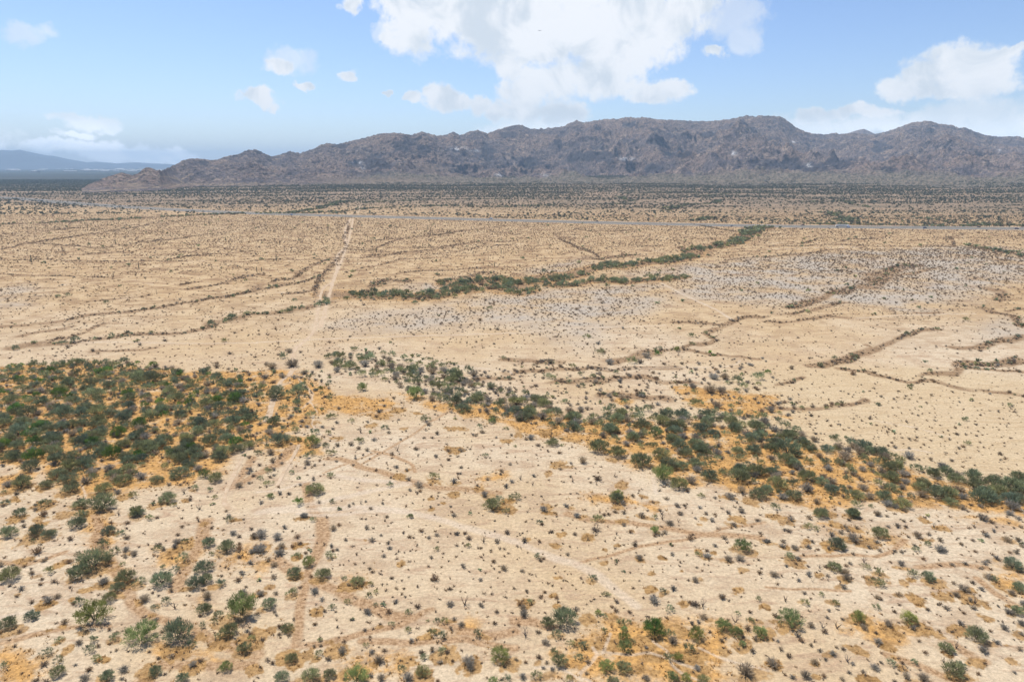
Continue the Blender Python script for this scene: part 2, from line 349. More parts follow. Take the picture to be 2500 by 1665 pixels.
def fields(x, y, full=True):
    """wash, orange, gray, (sandy, track, ocher) in 0..1 at world points"""
    x = np.asarray(x, float); y = np.asarray(y, float)
    xw, yw = warp(x, y)
    o = {}
    wash = np.zeros(x.shape); tree = np.zeros(x.shape); green = np.zeros(x.shape)
    for wd, k, L in WASHL:
        d = dist_line(L, xw, yw, wd * 2.2)
        m = 1 - sst(wd * 0.30, wd * 0.75, d)
        if k == 'l': m = m * 0.95
        wash = np.maximum(wash, m)
        if k == 't': tree = np.maximum(tree, 1 - sst(wd * 0.5, wd * 1.0, d))
        if k == 'g': green = np.maximum(green, 1 - sst(wd * 0.4, wd * 0.9, d))
    o['wash'], o['tree'], o['green'] = wash, tree, green
    og = np.zeros(x.shape)
    for P_ in ORANGEP: og = np.maximum(og, sst(-4, 5, in_poly(P_, xw, yw)))
    og = np.maximum(og, tree * .85)
    o['og'] = og
    gr = np.zeros(x.shape)
    for P_ in GRAYP: gr = np.maximum(gr, sst(-14, 26, in_poly(P_, xw, yw)))
    o['gray'] = gr
    if full:
        s = np.zeros(x.shape)
        for wd, L in SANDL: s = np.maximum(s, 1 - sst(wd * 0.25, wd * 0.62, dist_line(L, xw * 0.35 + x * 0.65, yw * 0.35 + y * 0.65, wd * 2)))
        o['sandy'] = s
        t = np.zeros(x.shape)
        for wd, L in TRACKL: t = np.maximum(t, .6 * (1 - sst(wd * 0.15, wd * 0.55, dist_line(L, xw * 0.25 + x * 0.75, yw * 0.25 + y * 0.75, wd * 2))))
        for wd, s_ in TRUNK_TRACKS: t = np.maximum(t, 0.16 * (1 - sst(wd * 0.5, wd * 1.4, dist_line(line(s_), xw * .3 + x * .7, yw * .3 + y * .7, wd * 3))))
        o['track'] = t
        oc = np.zeros(x.shape)
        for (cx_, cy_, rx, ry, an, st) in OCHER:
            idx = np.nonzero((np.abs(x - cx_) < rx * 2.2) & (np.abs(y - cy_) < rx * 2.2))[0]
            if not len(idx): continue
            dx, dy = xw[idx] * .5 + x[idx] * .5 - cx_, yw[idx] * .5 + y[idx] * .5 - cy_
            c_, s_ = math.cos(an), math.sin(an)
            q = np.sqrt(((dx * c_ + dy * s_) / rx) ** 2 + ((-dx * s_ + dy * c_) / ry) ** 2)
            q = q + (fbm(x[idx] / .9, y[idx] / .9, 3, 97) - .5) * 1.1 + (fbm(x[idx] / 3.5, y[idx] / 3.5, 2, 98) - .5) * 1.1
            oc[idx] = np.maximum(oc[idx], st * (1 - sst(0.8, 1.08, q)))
        o['ocher'] = oc
    return o

# ------------------------------------------------------------------ the plants read off the photograph: x y width, per crop
PL = {}
def _add(c, kind, s):
    for t in s.split(','):
        a = [float(q) for q in t.split()]
        if len(a) == 3:
            u, v = cpx(c, a[0], a[1]); PL.setdefault(kind, []).append((u, v, a[2] / KS))
_add('E','p','850 1050 290,1270 1230 290,2210 990 270,2070 1480 130')
_add('E','g','70 240 140,440 240 130,950 330 110,1050 390 100,1670 460 110,1920 325 120,2075 380 150,850 540 270,710 620 190,80 640 180,440 570 100,1145 655 180,1275 680 110,1480 690 190,1495 530 60,1890 660 120,1945 400 60,1000 830 120,1520 850 110,1860 940 140,60 1080 160,1620 1210 260,1760 1250 100,2010 980 100,1970 1030 80,2110 1150 170,2000 1170 80,2310 1190 80,1050 1180 100,540 1200 90,850 1200 90,420 1330 110,30 1440 90,520 1520 130,970 1564 130,1415 1510 130,1670 1564 120,1375 80 80')
_add('E','d','320 220 150,300 285 60,690 155 150,770 60 90,170 40 110,1260 45 120,990 210 120,1695 290 80,710 410 70,1605 560 90,1870 560 180,1790 710 160,2020 690 100,2110 95 80,1060 740 130,1420 900 80,280 1000 130,2240 1300 130,530 1400 110')
_add('E','s','1150 370 90,1230 410 90,1620 300 90,1500 360 60,1600 340 80,2140 220 90,2320 390 90,2300 490 80,2330 250 90,2225 585 70,2260 700 50,290 580 70,940 680 130,1320 840 130,1570 740 70,1900 810 120,2230 780 110,430 850 120,520 800 90,190 730 80,720 1230 90,1130 1480 120,1115 1550 60,770 1564 120,1570 1350 80,1770 1430 90,1070 1280 50,900 1250 60,690 1420 50,1455 1360 60,2270 1110 60')
_add('E','k','640 270 90,330 400 140,390 50 100,1165 120 80,1160 260 90,1450 330 90,2310 170 60,630 480 100,2100 530 40,2035 600 50,2185 650 90,150 790 60,285 850 80,400 1430 110,1840 1390 80,1320 455 30,40 430 50,520 940 40')
_add('F','g','525 90 70,365 430 90,495 360 50,345 610 130,600 620 150,685 430 90,320 775 110,115 890 130,695 900 80,845 850 80,815 630 60,930 680 130,1055 680 60,1035 790 70,1100 750 60,1100 870 60,1170 870 50,1400 945 80,1245 1050 70,290 1110 120,570 1340 90,310 1390 120,1010 1240 60,1400 1110 70,1575 1010 40,1660 1020 70,1735 1030 80,1620 1140 90,1550 1360 80,1700 1300 90,500 1560 170,230 1564 140,1340 1480 100,1540 1510 140,1415 60 60,1660 360 60,1950 330 60,2055 540 40')
_add('F','p','490 510 120,585 1190 50,2250 1390 190,910 1600 230,2190 1600 110')
_add('F','d','1710 1170 100,2040 1150 100,680 1540 130,2310 1580 110')
_add('F','s','440 60 90,190 265 110,40 250 150,30 390 150,210 410 120,230 340 90,110 460 80,160 510 90,260 160 70,690 330 60,160 620 80,180 765 60,535 760 100,605 820 70,35 780 90,165 930 60,185 960 50,345 1000 60,630 925 60,850 680 60,1020 950 100,880 1000 50,1000 1100 50,300 1150 60,590 1240 50,660 1370 80,790 1310 110,1430 1200 70,1825 1000 60,1890 1060 90,2070 880 70,1130 1400 130,1060 1310 70,1520 1320 80,1620 1290 80,1690 1400 70,1950 1410 150,1970 1460 110,1050 1520 70,1145 1560 100,1400 1570 130,705 175 90,825 270 60,1065 280 80,1015 165 70,1150 225 45,1215 300 55,1230 350 60,1590 250 55,1665 230 70,2220 290 70,1170 420 60,1610 430 50,1905 520 70,2280 540 90,2240 560 40,2065 640 60,1290 715 50')
_add('F','k','375 250 90,400 310 70,330 330 60,455 390 60,735 925 40,1145 580 50,1160 680 50,1205 670 30,1220 940 90,1485 890 90,1125 950 40,1140 1040 50,1045 1030 50,750 1070 50,785 1120 40,220 1080 90,220 1165 40,1130 1250 40,1485 1080 50,2130 970 40,1760 1310 80,890 325 50,925 400 50,1110 35 30,970 75 50,1010 75 40,1185 90 40,1215 135 35,1410 245 70,1520 190 70,1690 135 35,1790 205 40,1840 215 60,1920 210 60,2310 210 80,2195 185 40,2195 90 40,1310 370 50,1365 380 35,1420 365 40,1295 440 45,1410 465 50,1355 415 20,1720 390 50,1840 420 50,1770 460 40,2070 340 45,2160 360 40,2285 350 50,2320 390 40,2090 400 35,2095 450 35,2110 570 45,2165 500 35,1585 510 50,1705 515 45,1635 590 50,1620 640 70,1785 620 40,1820 690 40,1740 730 50,1880 740 40,1340 765 50,1370 790 45,1255 790 40,1690 810 40,1700 570 20,2300 735 20,2225 610 30,1290 645 20,70 100 30,205 20 30,860 100 25,650 60 40')
_add('F','x','1920 875 130,2095 290 100')
_add('G','g','785 100 110,240 430 70,1715 410 70,1465 310 40,740 630 90,1025 555 40,1455 925 90,2080 950 60,2195 1020 80,2270 820 60,165 850 70,850 980 70,845 1110 70,480 1060 230,330 1060 130,410 1160 110,540 1240 80,650 1260 110,1075 1030 60,1450 1150 100,1110 1210 70,1630 1290 110,440 1420 150,390 1320 90,615 1370 90,1030 1480 150,930 1600 120,230 1540 110,1760 1600 130,520 1564 80')
_add('G','p','1320 205 90,2130 370 150,790 950 70,1030 1100 70,1715 1190 150,1950 1110 150,2060 1150 130,2290 1160 130,2125 1240 70,1040 1190 110,1035 1290 130,1530 1370 90,870 1480 150,1470 1564 120,1610 1570 100')
_add('G','b','1320 1150 205')
_add('G','d','255 115 70,1390 750 80')
_add('G','s','600 60 80,1195 60 80,1455 130 100,1545 30 60,1840 95 70,1785 25 50,2045 140 80,2260 90 70,1030 135 60,1955 255 70,2290 210 60,2340 290 80,1870 325 60,1800 435 95,1995 465 100,2100 460 110,1170 450 100,1475 405 60,510 405 55,95 560 60,135 745 60,960 840 60,1310 850 130,1690 650 90,1700 520 40,1930 805 75,100 910 90,110 970 110,590 915 70,1480 1220 120,1930 1200 60,1760 990 100,2240 1190 80,2215 1300 80,1235 1260 50,310 1230 100,700 1400 70,100 1540 90,320 1400 60,290 1450 60,375 1460 60,1235 1550 90,1705 1460 90,2160 1530 200,40 1370 50,690 1500 60')
_add('G','k','850 40 60,890 35 60,185 75 35,410 50 40,535 110 30,1875 50 50,1380 220 50,1665 220 45,1340 290 35,1140 270 30,1030 315 45,470 300 40,950 345 50,50 325 45,145 380 35,290 440 60,385 515 35,485 550 30,510 580 30,495 640 40,560 680 35,280 655 25,455 710 35,1030 640 40,1170 640 35,1190 570 25,940 715 40,830 760 40,870 775 40,755 810 45,920 885 60,1025 890 35,1210 800 50,1635 845 60,1610 405 40,200 820 40,300 830 40,575 1080 40,1245 970 50,1195 1110 40,875 1150 30,820 1190 30,2340 1330 40')
_add('G','x','375 90 40,1385 85 90,1530 100 60,960 215 60,220 600 50,125 1160 120')
_add('H','g','490 60 130,775 55 120,375 160 90,450 175 80,1035 245 150,1370 370 80,1475 320 70,1960 275 50,205 440 100,620 550 130,1025 580 90,1015 690 110,1340 600 110,1480 640 120,2090 640 90,2310 740 130,340 860 80,625 860 80,1000 900 90,1650 1300 140,2310 950 120,700 350 80')
_add('H','p','215 1060 225,830 1030 130,1290 1030 160')
_add('H','d','2340 310 50,640 350 150,1940 1200 190,1720 1530 190,2260 540 160')
_add('H','s','1010 40 60,1095 50 50,1985 90 110,2230 40 100,2310 80 80,155 180 60,215 90 80,680 210 80,715 150 60,820 160 60,1110 150 60,1195 150 80,1250 95 50,1385 250 110,1480 220 70,1590 280 80,1590 380 120,1640 370 60,1350 320 50,2010 235 80,2080 190 60,2330 150 60,1780 310 60,2210 285 110,2340 330 60,2290 390 70,2110 450 80,2330 500 60,250 355 90,10 280 50,135 335 80,370 340 80,410 290 60,560 350 60,590 230 80,800 290 150,930 340 60,1030 370 60,1000 290 60,785 400 50,280 450 80,170 510 50,60 605 110,285 645 60,380 600 80,715 580 100,730 640 110,760 490 60,1230 500 90,1230 380 60,1820 490 60,2000 490 70,1960 530 50,2040 630 110,2250 770 90,1710 670 60,1810 740 130,1970 730 70,1740 790 90,1870 830 80,1890 900 80,700 710 80,550 600 50,335 760 60,560 920 50,550 985 60,1010 810 80,1210 780 80,70 975 80,400 1070 90,890 1090 90,1340 1090 80,1110 1060 100,1020 1220 100,280 1160 80,90 1200 50,120 1280 60,400 1240 60,480 1290 70,600 1330 90,630 1255 50,435 1410 100,530 1370 50,780 1410 60,990 1460 110,1045 1400 50,1280 1540 100,880 1480 60,750 1490 60,1440 1570 130,1990 1310 110,2110 1220 80,50 1440 150,1780 1050 80,2230 950 110,2340 1050 90,2340 1140 60,2320 1280 70,1565 860 40,2180 1090 90,350 1540 120,230 1540 80,690 1560 70')
_add('H','k','265 580 30,130 600 40,1690 140 30,1520 710 40,1500 740 20')
_add('H','x','545 180 40,500 270 50,1530 150 70,410 645 35,890 480 100,555 640 50,165 840 80,1050 820 40,640 1090 120,480 1370 40,740 1400 110,1260 1470 90,1740 1270 100,1620 1400 90,135 1480 40')
_add('B','g','250 100 90,380 430 130,170 480 170,310 450 90,1180 310 80,500 640 100,1630 470 80,1680 490 60,1745 510 90,1560 680 100,1670 320 80,2060 740 60,2070 460 50,660 100 70,770 110 110,860 200 130,900 30 70,950 90 80,1010 40 50,1050 100 100,970 270 110,1170 60 60,1250 80 80,1365 110 70,1430 300 110,1460 200 80,1500 320 60,1800 270 110,1430 90 50,1490 80 50,1540 110 40,1600 120 60,1650 150 60,1770 150 50,1830 160 50,75 690 90,150 720 130,360 780 100,340 720 70,545 800 80,665 800 70,680 660 90,250 580 90,330 630 40,690 990 100,490 1010 100,945 880 100,1185 750 70,2110 1000 60,1640 1210 100,1230 1280 70,690 1195 80,110 1150 70,40 1215 70,110 1265 80,325 1160 60,385 1205 45,530 1360 180,705 1430 65,765 1490 50,1415 1564 60,1970 1535 50,2165 1500 160,2240 1430 110,2300 1520 80,2340 1400 60')
_add('B','p','590 380 50,970 400 100,1465 480 150,2170 695 75,400 860 50,510 910 150,125 1390 75')
_add('B','b','380 1450 105')
_add('B','d','190 400 110,675 490 65,1400 390 60,210 900 160,280 860 100,640 920 80,20 990 90')
_add('B','s','140 200 110,330 190 150,570 190 130,80 290 90,440 250 90,300 50 90,240 280 90,350 290 80,60 350 90,20 420 50,20 540 80,580 270 60,600 320 50,1585 720 70,1850 500 60,1900 510 60,1970 470 60,1970 350 90,1630 390 50,2080 360 70,2000 270 120,2140 510 110,2260 520 130,2120 600 90,2310 620 80,2340 540 60,2080 790 75,2025 815 45,2250 370 50,2010 440 50,700 160 90,740 230 90,1000 180 110,1110 190 80,1220 130 90,1240 200 110,1330 200 100,1290 270 90,1520 230 90,1620 250 110,1720 220 90,1850 270 80,870 70 60,110 800 100,610 740 60,705 755 50,740 700 60,410 730 40,355 560 50,300 660 50,185 620 50,870 900 80,750 910 70,1030 690 40,1085 860 70,1220 790 50,1130 600 70,1020 955 60,1250 990 60,1330 850 40,1655 1010 60,1665 800 60,1620 835 45,1880 950 50,2335 1080 50,2260 1150 60,1885 1110 50,1880 1165 45,2250 1170 40,2130 1220 60,2300 1290 70,1290 1110 60,1385 1135 50,1400 1225 70,1495 1290 110,1240 1200 40,895 1085 40,740 1050 40,150 1060 80,235 1070 50,165 1130 60,165 1180 50,405 1270 50,540 1090 50,470 1080 90,525 1220 60,130 990 100,45 1440 70,580 1430 50,855 1465 50,1010 1420 35,1055 1490 60,1165 1440 50,1415 1320 50,1820 1250 80,1605 1470 40,1790 1465 40,2100 1375 90,440 1564 90')
_add('B','k','1820 100 30,1220 750 40,1105 640 60,820 950 30,910 1000 40,925 945 25,1115 980 35,1130 1020 30,1250 1020 40,1470 945 80,1750 890 40,1770 960 70,1770 1040 60,1785 1000 40,1945 920 40,1970 940 40,2095 920 30,1605 1265 40,1110 1270 45,1020 1180 45,30 1090 60,590 1040 45,300 1355 60,360 1280 40,240 1380 25,35 1290 40,210 1290 50,870 1515 25,1225 1355 35,1480 1340 50,1440 1435 35,1350 1370 25,1160 1330 20,1665 1390 30,1110 1540 35,1640 1540 35,200 1525 25,645 1555 35,1770 1540 25,2085 1545 30')
_add('B','x','1300 960 90,960 790 90,2015 1245 40,730 440 30,1235 440 40')
_add('A','b','290 900 130,300 1050 170,1980 520 120,985 240 110')
_add('A','g','1875 520 90,890 170 90,1185 200 100,2290 930 120,180 1300 170,420 1290 120,850 1230 110,1040 1210 150,930 1500 220,740 1480 150,940 1330 150,1225 1380 90,1530 1430 150,1250 1550 130,410 1460 110,740 1560 110,1400 1450 50,1790 1310 80,1975 1240 130,1925 1320 60,1945 1445 45,30 1340 60,1600 510 160,850 480 190,1180 1080 140,560 660 200,880 640 180')
_add('A','p','1880 1200 110')
_add('A','d','640 1345 150,1435 1250 120,185 1550 110,40 1450 80,240 640 170,1400 340 180')
_add('A','s','1870 230 80,1990 190 80,1290 1220 130,1075 1350 90,320 1500 70,60 1290 110,1550 1270 60,2195 1290 90,2300 1140 80,2080 1510 40,2100 1560 60,620 560 110,1200 620 120')
_add('A','k','1655 1270 60,1720 1250 50,1745 1410 70,2205 1180 30,2330 1190 60,400 1540 80')
_add('A','x','1690 1350 90,1830 1500 100')
_add('C','g','370 910 120,800 970 190,970 1010 160,950 870 110,1200 1110 210,1390 1040 170,1540 1310 160,1570 1130 130,1690 1110 140,1740 1040 100,1810 1000 110,1830 1230 170,2080 1240 200,2270 1390 160,1740 1380 80,1700 930 140,1290 900 60,2110 1040 100,2220 1130 70,2200 890 90,820 810 50,720 690 110,160 600 120,1040 520 90,2080 330 110,2070 410 80,2140 380 90,2270 300 110,2020 570 80,1690 540 110,1100 150 100,970 1430 140,30 1400 100')
_add('C','p','1400 1250 220,1330 830 140,1515 35 60,970 1380 110')
_add('C','b','2350 240 60,1345 70 70,1820 50 40,1855 75 35')
_add('C','d','1440 1130 160')
_add('C','s','650 1070 110,1650 1260 130,2010 1400 120,1090 810 110,1900 920 80,1930 1030 70,1560 780 80,600 730 130,430 710 130,280 670 130,60 570 90,1010 480 100,1860 300 120,1960 300 110,1830 430 150,1930 420 120,1890 560 120,1670 380 90,770 330 80,900 160 110,1180 150 80,1240 100 110,350 150 90,200 1190 60,1110 1370 60,1420 1400 70,740 1420 45,500 1470 80,290 1510 90,600 1560 70,1020 1450 80,1030 1530 60,1195 1560 80,1520 1470 80,1730 1480 60,1550 1540 60,1990 1530 60,2110 1520 90,1870 1390 50,170 850 90,130 850 50,2320 930 110,2110 1340 110')
_add('C','k','1060 720 50,340 1220 40,790 1230 110,750 1190 50,780 1455 25,410 1530 35,950 1520 60,1590 1460 60,1785 1540 50,1870 1540 50,2310 1480 30,240 910 70,120 1380 35,440 1350 30,820 1100 40,335 960 25,430 975 25')
_add('C','x','560 1240 60,190 1270 60,75 1220 80,145 1520 60,200 1480 30,1375 1540 90,2300 880 100')
_add('D','g','30 960 120,190 1000 240,370 1070 110,980 1080 110,1210 1070 80,1370 1140 110,1650 1180 130,1740 1250 150,1890 1230 150,2270 1370 240,1970 1440 200,2040 1230 80,90 1310 180,760 1120 100,690 1310 80,820 1470 110,1080 1420 150,1400 1320 130,70 1490 90,790 1564 120,1690 1460 130,740 1400 60,570 1390 50')
_add('D','d','560 970 120,1120 1150 140,1040 1000 150,1540 1200 130,2080 1430 140,240 1400 150,2340 1290 150')
_add('D','s','320 830 110,480 1020 90,430 870 100,720 1050 180,850 990 130,1300 1030 130,2260 1500 170,370 1340 150,560 1310 110,790 1180 80,330 1180 110,560 1140 110,880 1320 120,940 1400 130,1240 1310 100,1570 1320 110,510 1540 120,450 1440 90,1010 1550 90,1180 1480 90,1770 1330 120,1800 1400 110,660 1440 50,60 780 120,30 600 90,220 200 70,1500 1040 60,240 560 60')
_add('D','k','120 1390 40,215 670 40,345 655 35,390 710 45,450 700 35,545 680 50,580 725 50,645 710 40,745 740 40,840 735 30,1080 730 40,1180 725 35,1095 780 45,1240 835 45,1370 830 50,1370 755 50,1140 880 50,1500 855 40,1410 920 35,1440 900 45,1800 920 60,1640 970 40,1735 975 45,1670 850 45,1820 805 45,1920 715 45,2140 1190 50,980 820 30,1330 610 35,940 660 60,1300 480 35,1270 450 45,1280 690 50,945 640 40,990 640 30')
# ------------------------------------------------------------------ plants: gather positions
OCP = 'E 820 700 110,720 770 110,570 1040 110,440 1080 60,800 1140 140,640 1290 120,380 100 120,330 400 160,390 50 130,1920 110 90,1480 940 120,1330 800 150,1690 290 220,1540 350 200,620 470 130,350 230 320,930 660 180,1870 1170 220,2100 1180 240,1650 1300 300,1780 1420 280,1420 1450 180,930 1370 160,1750 700 120,2280 1420 180 F 430 310 140,60 330 200,130 690 110,620 900 150,900 660 260,860 680 160,1310 470 110,760 1270 220,420 1330 330,240 1340 160,820 1500 240,1700 1360 240,1100 1420 160,1940 1400 220,2270 1370 260,1380 1430 220,740 1180 60,40 1180 260,1160 1050 120,1520 1190 150,950 270 60,1500 1540 260 G 440 195 120,640 255 150,1040 100 170,1130 200 110,930 340 110,800 380 80,870 320 50,1720 360 110,1900 385 70,1270 550 110,1280 690 120,1560 545 50,2075 720 140,850 487 100,1580 860 110,2310 880 110,2150 520 120,2110 80 130,430 865 70,120 840 190,930 960 190,680 1000 180,1500 1110 200,1290 1230 260,200 1370 110,700 1260 200,1180 1480 200,1350 1490 220,860 1270 220,1350 1340 240,1620 1400 240,2080 1250 180,1900 1270 180,1700 110 90,1760 70 80,420 600 80,380 760 70,140 250 80,380 300 110,1390 430 90 H 260 470 220,650 350 180,850 270 260,400 290 140,500 590 120,1030 640 200,1340 620 120,1540 660 160,1270 650 130,2130 690 170,1370 820 180,1640 790 130,1850 810 200,1980 970 140,930 1010 200,1360 1060 300,1120 1090 180,200 1060 320,30 1120 120,1050 1200 120,800 1250 130,1090 1300 120,1540 1140 120,1700 1090 200,1640 1300 120,1890 1350 220,2220 1390 110,950 1530 180,1170 1400 110,1760 1520 300,1400 60 120,670 120 150,1510 130 130,620 30 140,210 85 180,840 170 120,2290 1110 140,470 1530 90,1980 870 80,2250 870 120 B 1430 950 0,1190 620 180,1290 580 140,1830 940 170,2290 870 150,1560 1480 90,1700 1420 70,1580 1380 110,1780 1350 120,1370 1140 100,1640 1220 160,1330 1210 180,2250 1490 220,1100 700 120,1360 730 70,1460 600 100,2020 1300 130,1850 745 140,750 830 120,470 700 180 A 120 1400 200,390 1440 220,180 1560 160,1740 1410 110,1220 1340 150,880 1510 200,1530 1460 180,560 1200 160,100 1330 200,620 1530 220 C 380 800 220,540 850 150,470 1070 160,1010 1260 170,900 1020 140,1280 1410 110,350 1140 120,1200 1370 100,60 800 130,970 1480 150,270 1440 150,2200 1420 200 D 180 1140 120,620 1540 110,1440 1400 120,1390 1230 130,70 1550 150,1600 1230 110'
c_ = 'E'
for tok in OCP.split(','):
    q = tok.split()
    if len(q) == 4 and q[0] in CROPS: c_ = q[0]; q = q[1:]
    if len(q) == 7: q, nxt = q[:3], q[3:]
    else: nxt = None
    def _oc(c, q):
        a = [float(t) for t in q]
        if a[2] <= 0: return
        u, v = cpx(c, a[0], a[1])
        x, y = unproj(u, v)
        d = proj(x, y, 0)[2]
        rx = a[2] / KS / 2 * d / F
        OCHER.append((x, y, rx, rx * (0.75 + 0.4 * rng.random()), rng.random() * .8 - .5, 0.85 + .15 * rng.random()))
    _oc(c_, q)
    if nxt: c_ = nxt[0]; _oc(c_, nxt[1:])

REC = {k: [] for k in 'gdbpskx'}      # kind -> rows x, y, radius
for k, lst in PL.items():
    for (u, v, wpx) in lst:
        x, y = unproj(u, v - 0.10 * wpx)
        d = proj(x, y, 0)[2]
        r = wpx / 2 * d / F
        y += r * 0.3
        REC[k].append((x, y, r * (1.0 if k not in 'sk' else 1.08)))
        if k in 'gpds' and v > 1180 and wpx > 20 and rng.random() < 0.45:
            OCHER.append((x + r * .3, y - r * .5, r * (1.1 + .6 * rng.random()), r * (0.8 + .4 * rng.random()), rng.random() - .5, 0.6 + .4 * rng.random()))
HAND = np.array([p for k in REC for p in REC[k]])

def jitter_grid(x0, x1, y0, y1, s):
    gx, gy = np.meshgrid(np.arange(x0, x1, s), np.arange(y0, y1, s))
    gx = gx.ravel() + (rng.random(gx.size) - .5) * s * 1.5
    gy = gy.ravel() + (rng.random(gy.size) - .5) * s * 1.5
    return gx, gy

def far_from_hand(x, y, k=0.9):
    ok = np.ones(x.shape, bool)
    for (hx, hy, hr) in HAND:
        if hr < 0.9: continue
        ok &= (np.abs(x - hx) > hr * k) | (np.abs(y - hy) > hr * k)
    return ok

def add(kind, x, y, r):
    REC[kind].append(np.column_stack([x, y, r]))

# thickets
for P_, s, mixk in ((WOODP[0], 2.95, 'ddddddggggsssssb'), (WOODP[1], 2.75, 'ssssdddgggg'), (WOODP[2], 3.3, 'ssssgggd'), (line(WOOD_X), 3.3, 'sssgddgs'), (line(WOOD_S1), 3.7, 'sssskkg'), (line(WOOD_S2), 3.4, 'ssgdgdk')):
    lo, hi = P_.min(0), P_.max(0)
    x, y = jitter_grid(lo[0], hi[0], lo[1], hi[1], s)
    e = in_poly(P_, x, y)
    pr = np.where(e > 2, 0.92, 0.5) * sst(0.06, 0.32, fbm(x / 16, y / 11, 3, 7) + (.15 if P_ is WOODP[1] else 0)) * (1 if mixk[0] == 'd' or 'ssss' not in mixk else (1 if P_ is WOODP[2] else .75))
    ok = (e > -3) & (rng.random(x.size) < pr) & far_from_hand(x, y, 1.0)
    for wd, s_ in TRUNK_TRACKS: ok &= dist_line(line(s_), x, y, 20) > wd * 0.5 + 1.5
    x, y = x[ok], y[ok]
    kk = rng.integers(0, len(mixk), x.size)
    r = 1.0 + 1.55 * rng.random(x.size) ** 1.35
    for k in set(mixk):
        m = np.array([mixk[i] == k for i in kk])
        add(k, x[m], y[m], r[m] * (0.85 if k == 's' else 1.0) * (.6 if k == 'k' or (len(mixk) == 7) else 1.0))
# trees of the middle washes
def band(kindlist, kinds_of_wash, s, r0, r1, prob, ymax=1300):
    for wd, k, L in WASHL:
        if k not in kinds_of_wash: continue
        lo, hi = L.min(0) - wd, L.max(0) + wd
        x, y = jitter_grid(lo[0], hi[0], lo[1], hi[1], s)
        if not x.size: continue
        d = dist_line(L, *warp(x, y), wd)
        gate = sst(.22, .46, fbm(x / 14, y / 14, 3, 191)) if kinds_of_wash in 'lb' else 1.0
        ok = (d < wd * 0.95) & (rng.random(x.size) < prob * np.exp(-(d / (wd * .42)) ** 2) * gate) & (fbm(x / 30, y / 30, 2, 91) > (.36 if kinds_of_wash != 'l' else .27))
        x, y = x[ok], y[ok]
        kk = rng.integers(0, len(kindlist), x.size)
        r = r0 + (r1 - r0) * rng.random(x.size) ** 1.6
        for q in set(kindlist):
            m = np.array([kindlist[i] == q for i in kk], bool)
            add(q, x[m], y[m], r[m])
band('ddgggk', 't', 3.8, 1.2, 3.4, .95)
band('kkks', 't', 3.4, .7, 1.5, .5)
band('ggddk', 'g', 4.0, 1.0, 2.6, .95)
band('kkkkkkkkkkkgsd', 'b', 1.9, 0.5, 1.5, .95)
band('kkkkkkkkkkks', 'l', 1.9, 0.5, 1.5, .95)

# creosote over the open flats
x, y = jitter_grid(-900, 900, 70, 1150, 2.55)
ok = np.abs(x) < 0.92 * y + 60
x, y = x[ok], y[ok]
f = fields(x, y, False)
near = sst(330, 230, y)
cl = fbm(x / 22, y / 22, 4, 33); cl2 = fbm(x / 90, y / 60, 3, 35)
uu = u_of(x, y)
pale_flat = sst(1700, 1950, uu) * sst(150, 190, y) * sst(420, 300, y)          # the nearly bare flat on the right
base = 0.13 + 0.42 * sst(.38, .62, cl) * sst(.3, .6, cl2)
base = base * (1 - 0.60 * pale_flat) + 0.22 * sst(500, 900, y)
base = np.where(y < 230, 0.16 + 0.22 * sst(.42, .6, cl), base)
p = base + 0.62 * f['gray'] * (1 - f['wash']) * (0.55 + .45 * sst(.35, .55, cl)) + 0.30 * f['wash'] + .15 * f['og']
# a nearly bare strip between the thicket and the grey flat
p = p + np.where(y < 230, .15 + .10 * (sst(900, 300, uu) + sst(1900, 2200, uu)), .06)
ok = rng.random(x.size) < np.clip(p, 0, .95)
ok &= far_from_hand(x, y, .9)
for wd, L in TRACKL: ok &= dist_line(L, x, y, 12) > wd * .5 + .5
for wd, s_ in TRUNK_TRACKS: ok &= dist_line(line(s_), x, y, 20) > wd * 0.5 + 1.2
rk = dist_line(ROADW, x, y, 60) > 26
ok &= rk
x, y = x[ok], y[ok]
g_ = f['gray'][ok]
r = np.exp(rng.normal(-0.62, 0.34, x.size)) * (1 + .45 * g_ * rng.random(x.size)) * (1 + .5 * sst(300, 800, y))
r = np.where(y < 230, r * 0.85, r)
add('k', x, y, np.clip(r, .2, 1.9))
# foreground debris and seedlings
x, y = jitter_grid(-260, 260, 75, 260, 2.2)
ok = (np.abs(x) < .95 * y + 30) & (rng.random(x.size) < .32 * sst(.35, .6, fbm(x / 9, y / 9, 3, 77)) + .10) & far_from_hand(x, y, 1.0)
x, y = x[ok], y[ok]
add('k', x, y, .12 + .3 * rng.random(x.size) ** 2)
# scattered grey bushes and small mesquites of the flats
x, y = jitter_grid(-900, 900, 200, 1100, 16)
ok = (np.abs(x) < .92 * y + 60) & (rng.random(x.size) < .16) & far_from_hand(x, y, 1.3) & (dist_line(ROADW, x, y, 60) > 26)
x, y = x[ok], y[ok]; m = rng.random(x.size) < .55
add('s', x[m], y[m], .8 + rng.random(m.sum()) * .8); add('g', x[~m], y[~m], .8 + rng.random((~m).sum()) * 1.2)
x, y = jitter_grid(-240, 240, 80, 240, 6.0)
uu = u_of(x, y)
ok = (np.abs(x) < .95 * y) & (rng.random(x.size) < .12 + .22 * (sst(900, 300, uu) + sst(1800, 2100, uu))) & far_from_hand(x, y, 1.25)
x, y = x[ok], y[ok]; m = rng.random(x.size) < .7
add('s', x[m], y[m], .45 + .6 * rng.random(m.sum())); add('g', x[~m], y[~m], .45 + .7 * rng.random((~m).sum()))
x, y = jitter_grid(-200, 200, 85, 240, 13)
ok = (np.abs(x) < .9 * y) & (rng.random(x.size) < .22) & far_from_hand(x, y, 1.3)
add('x', x[ok], y[ok], .5 + .6 * rng.random(ok.sum()))
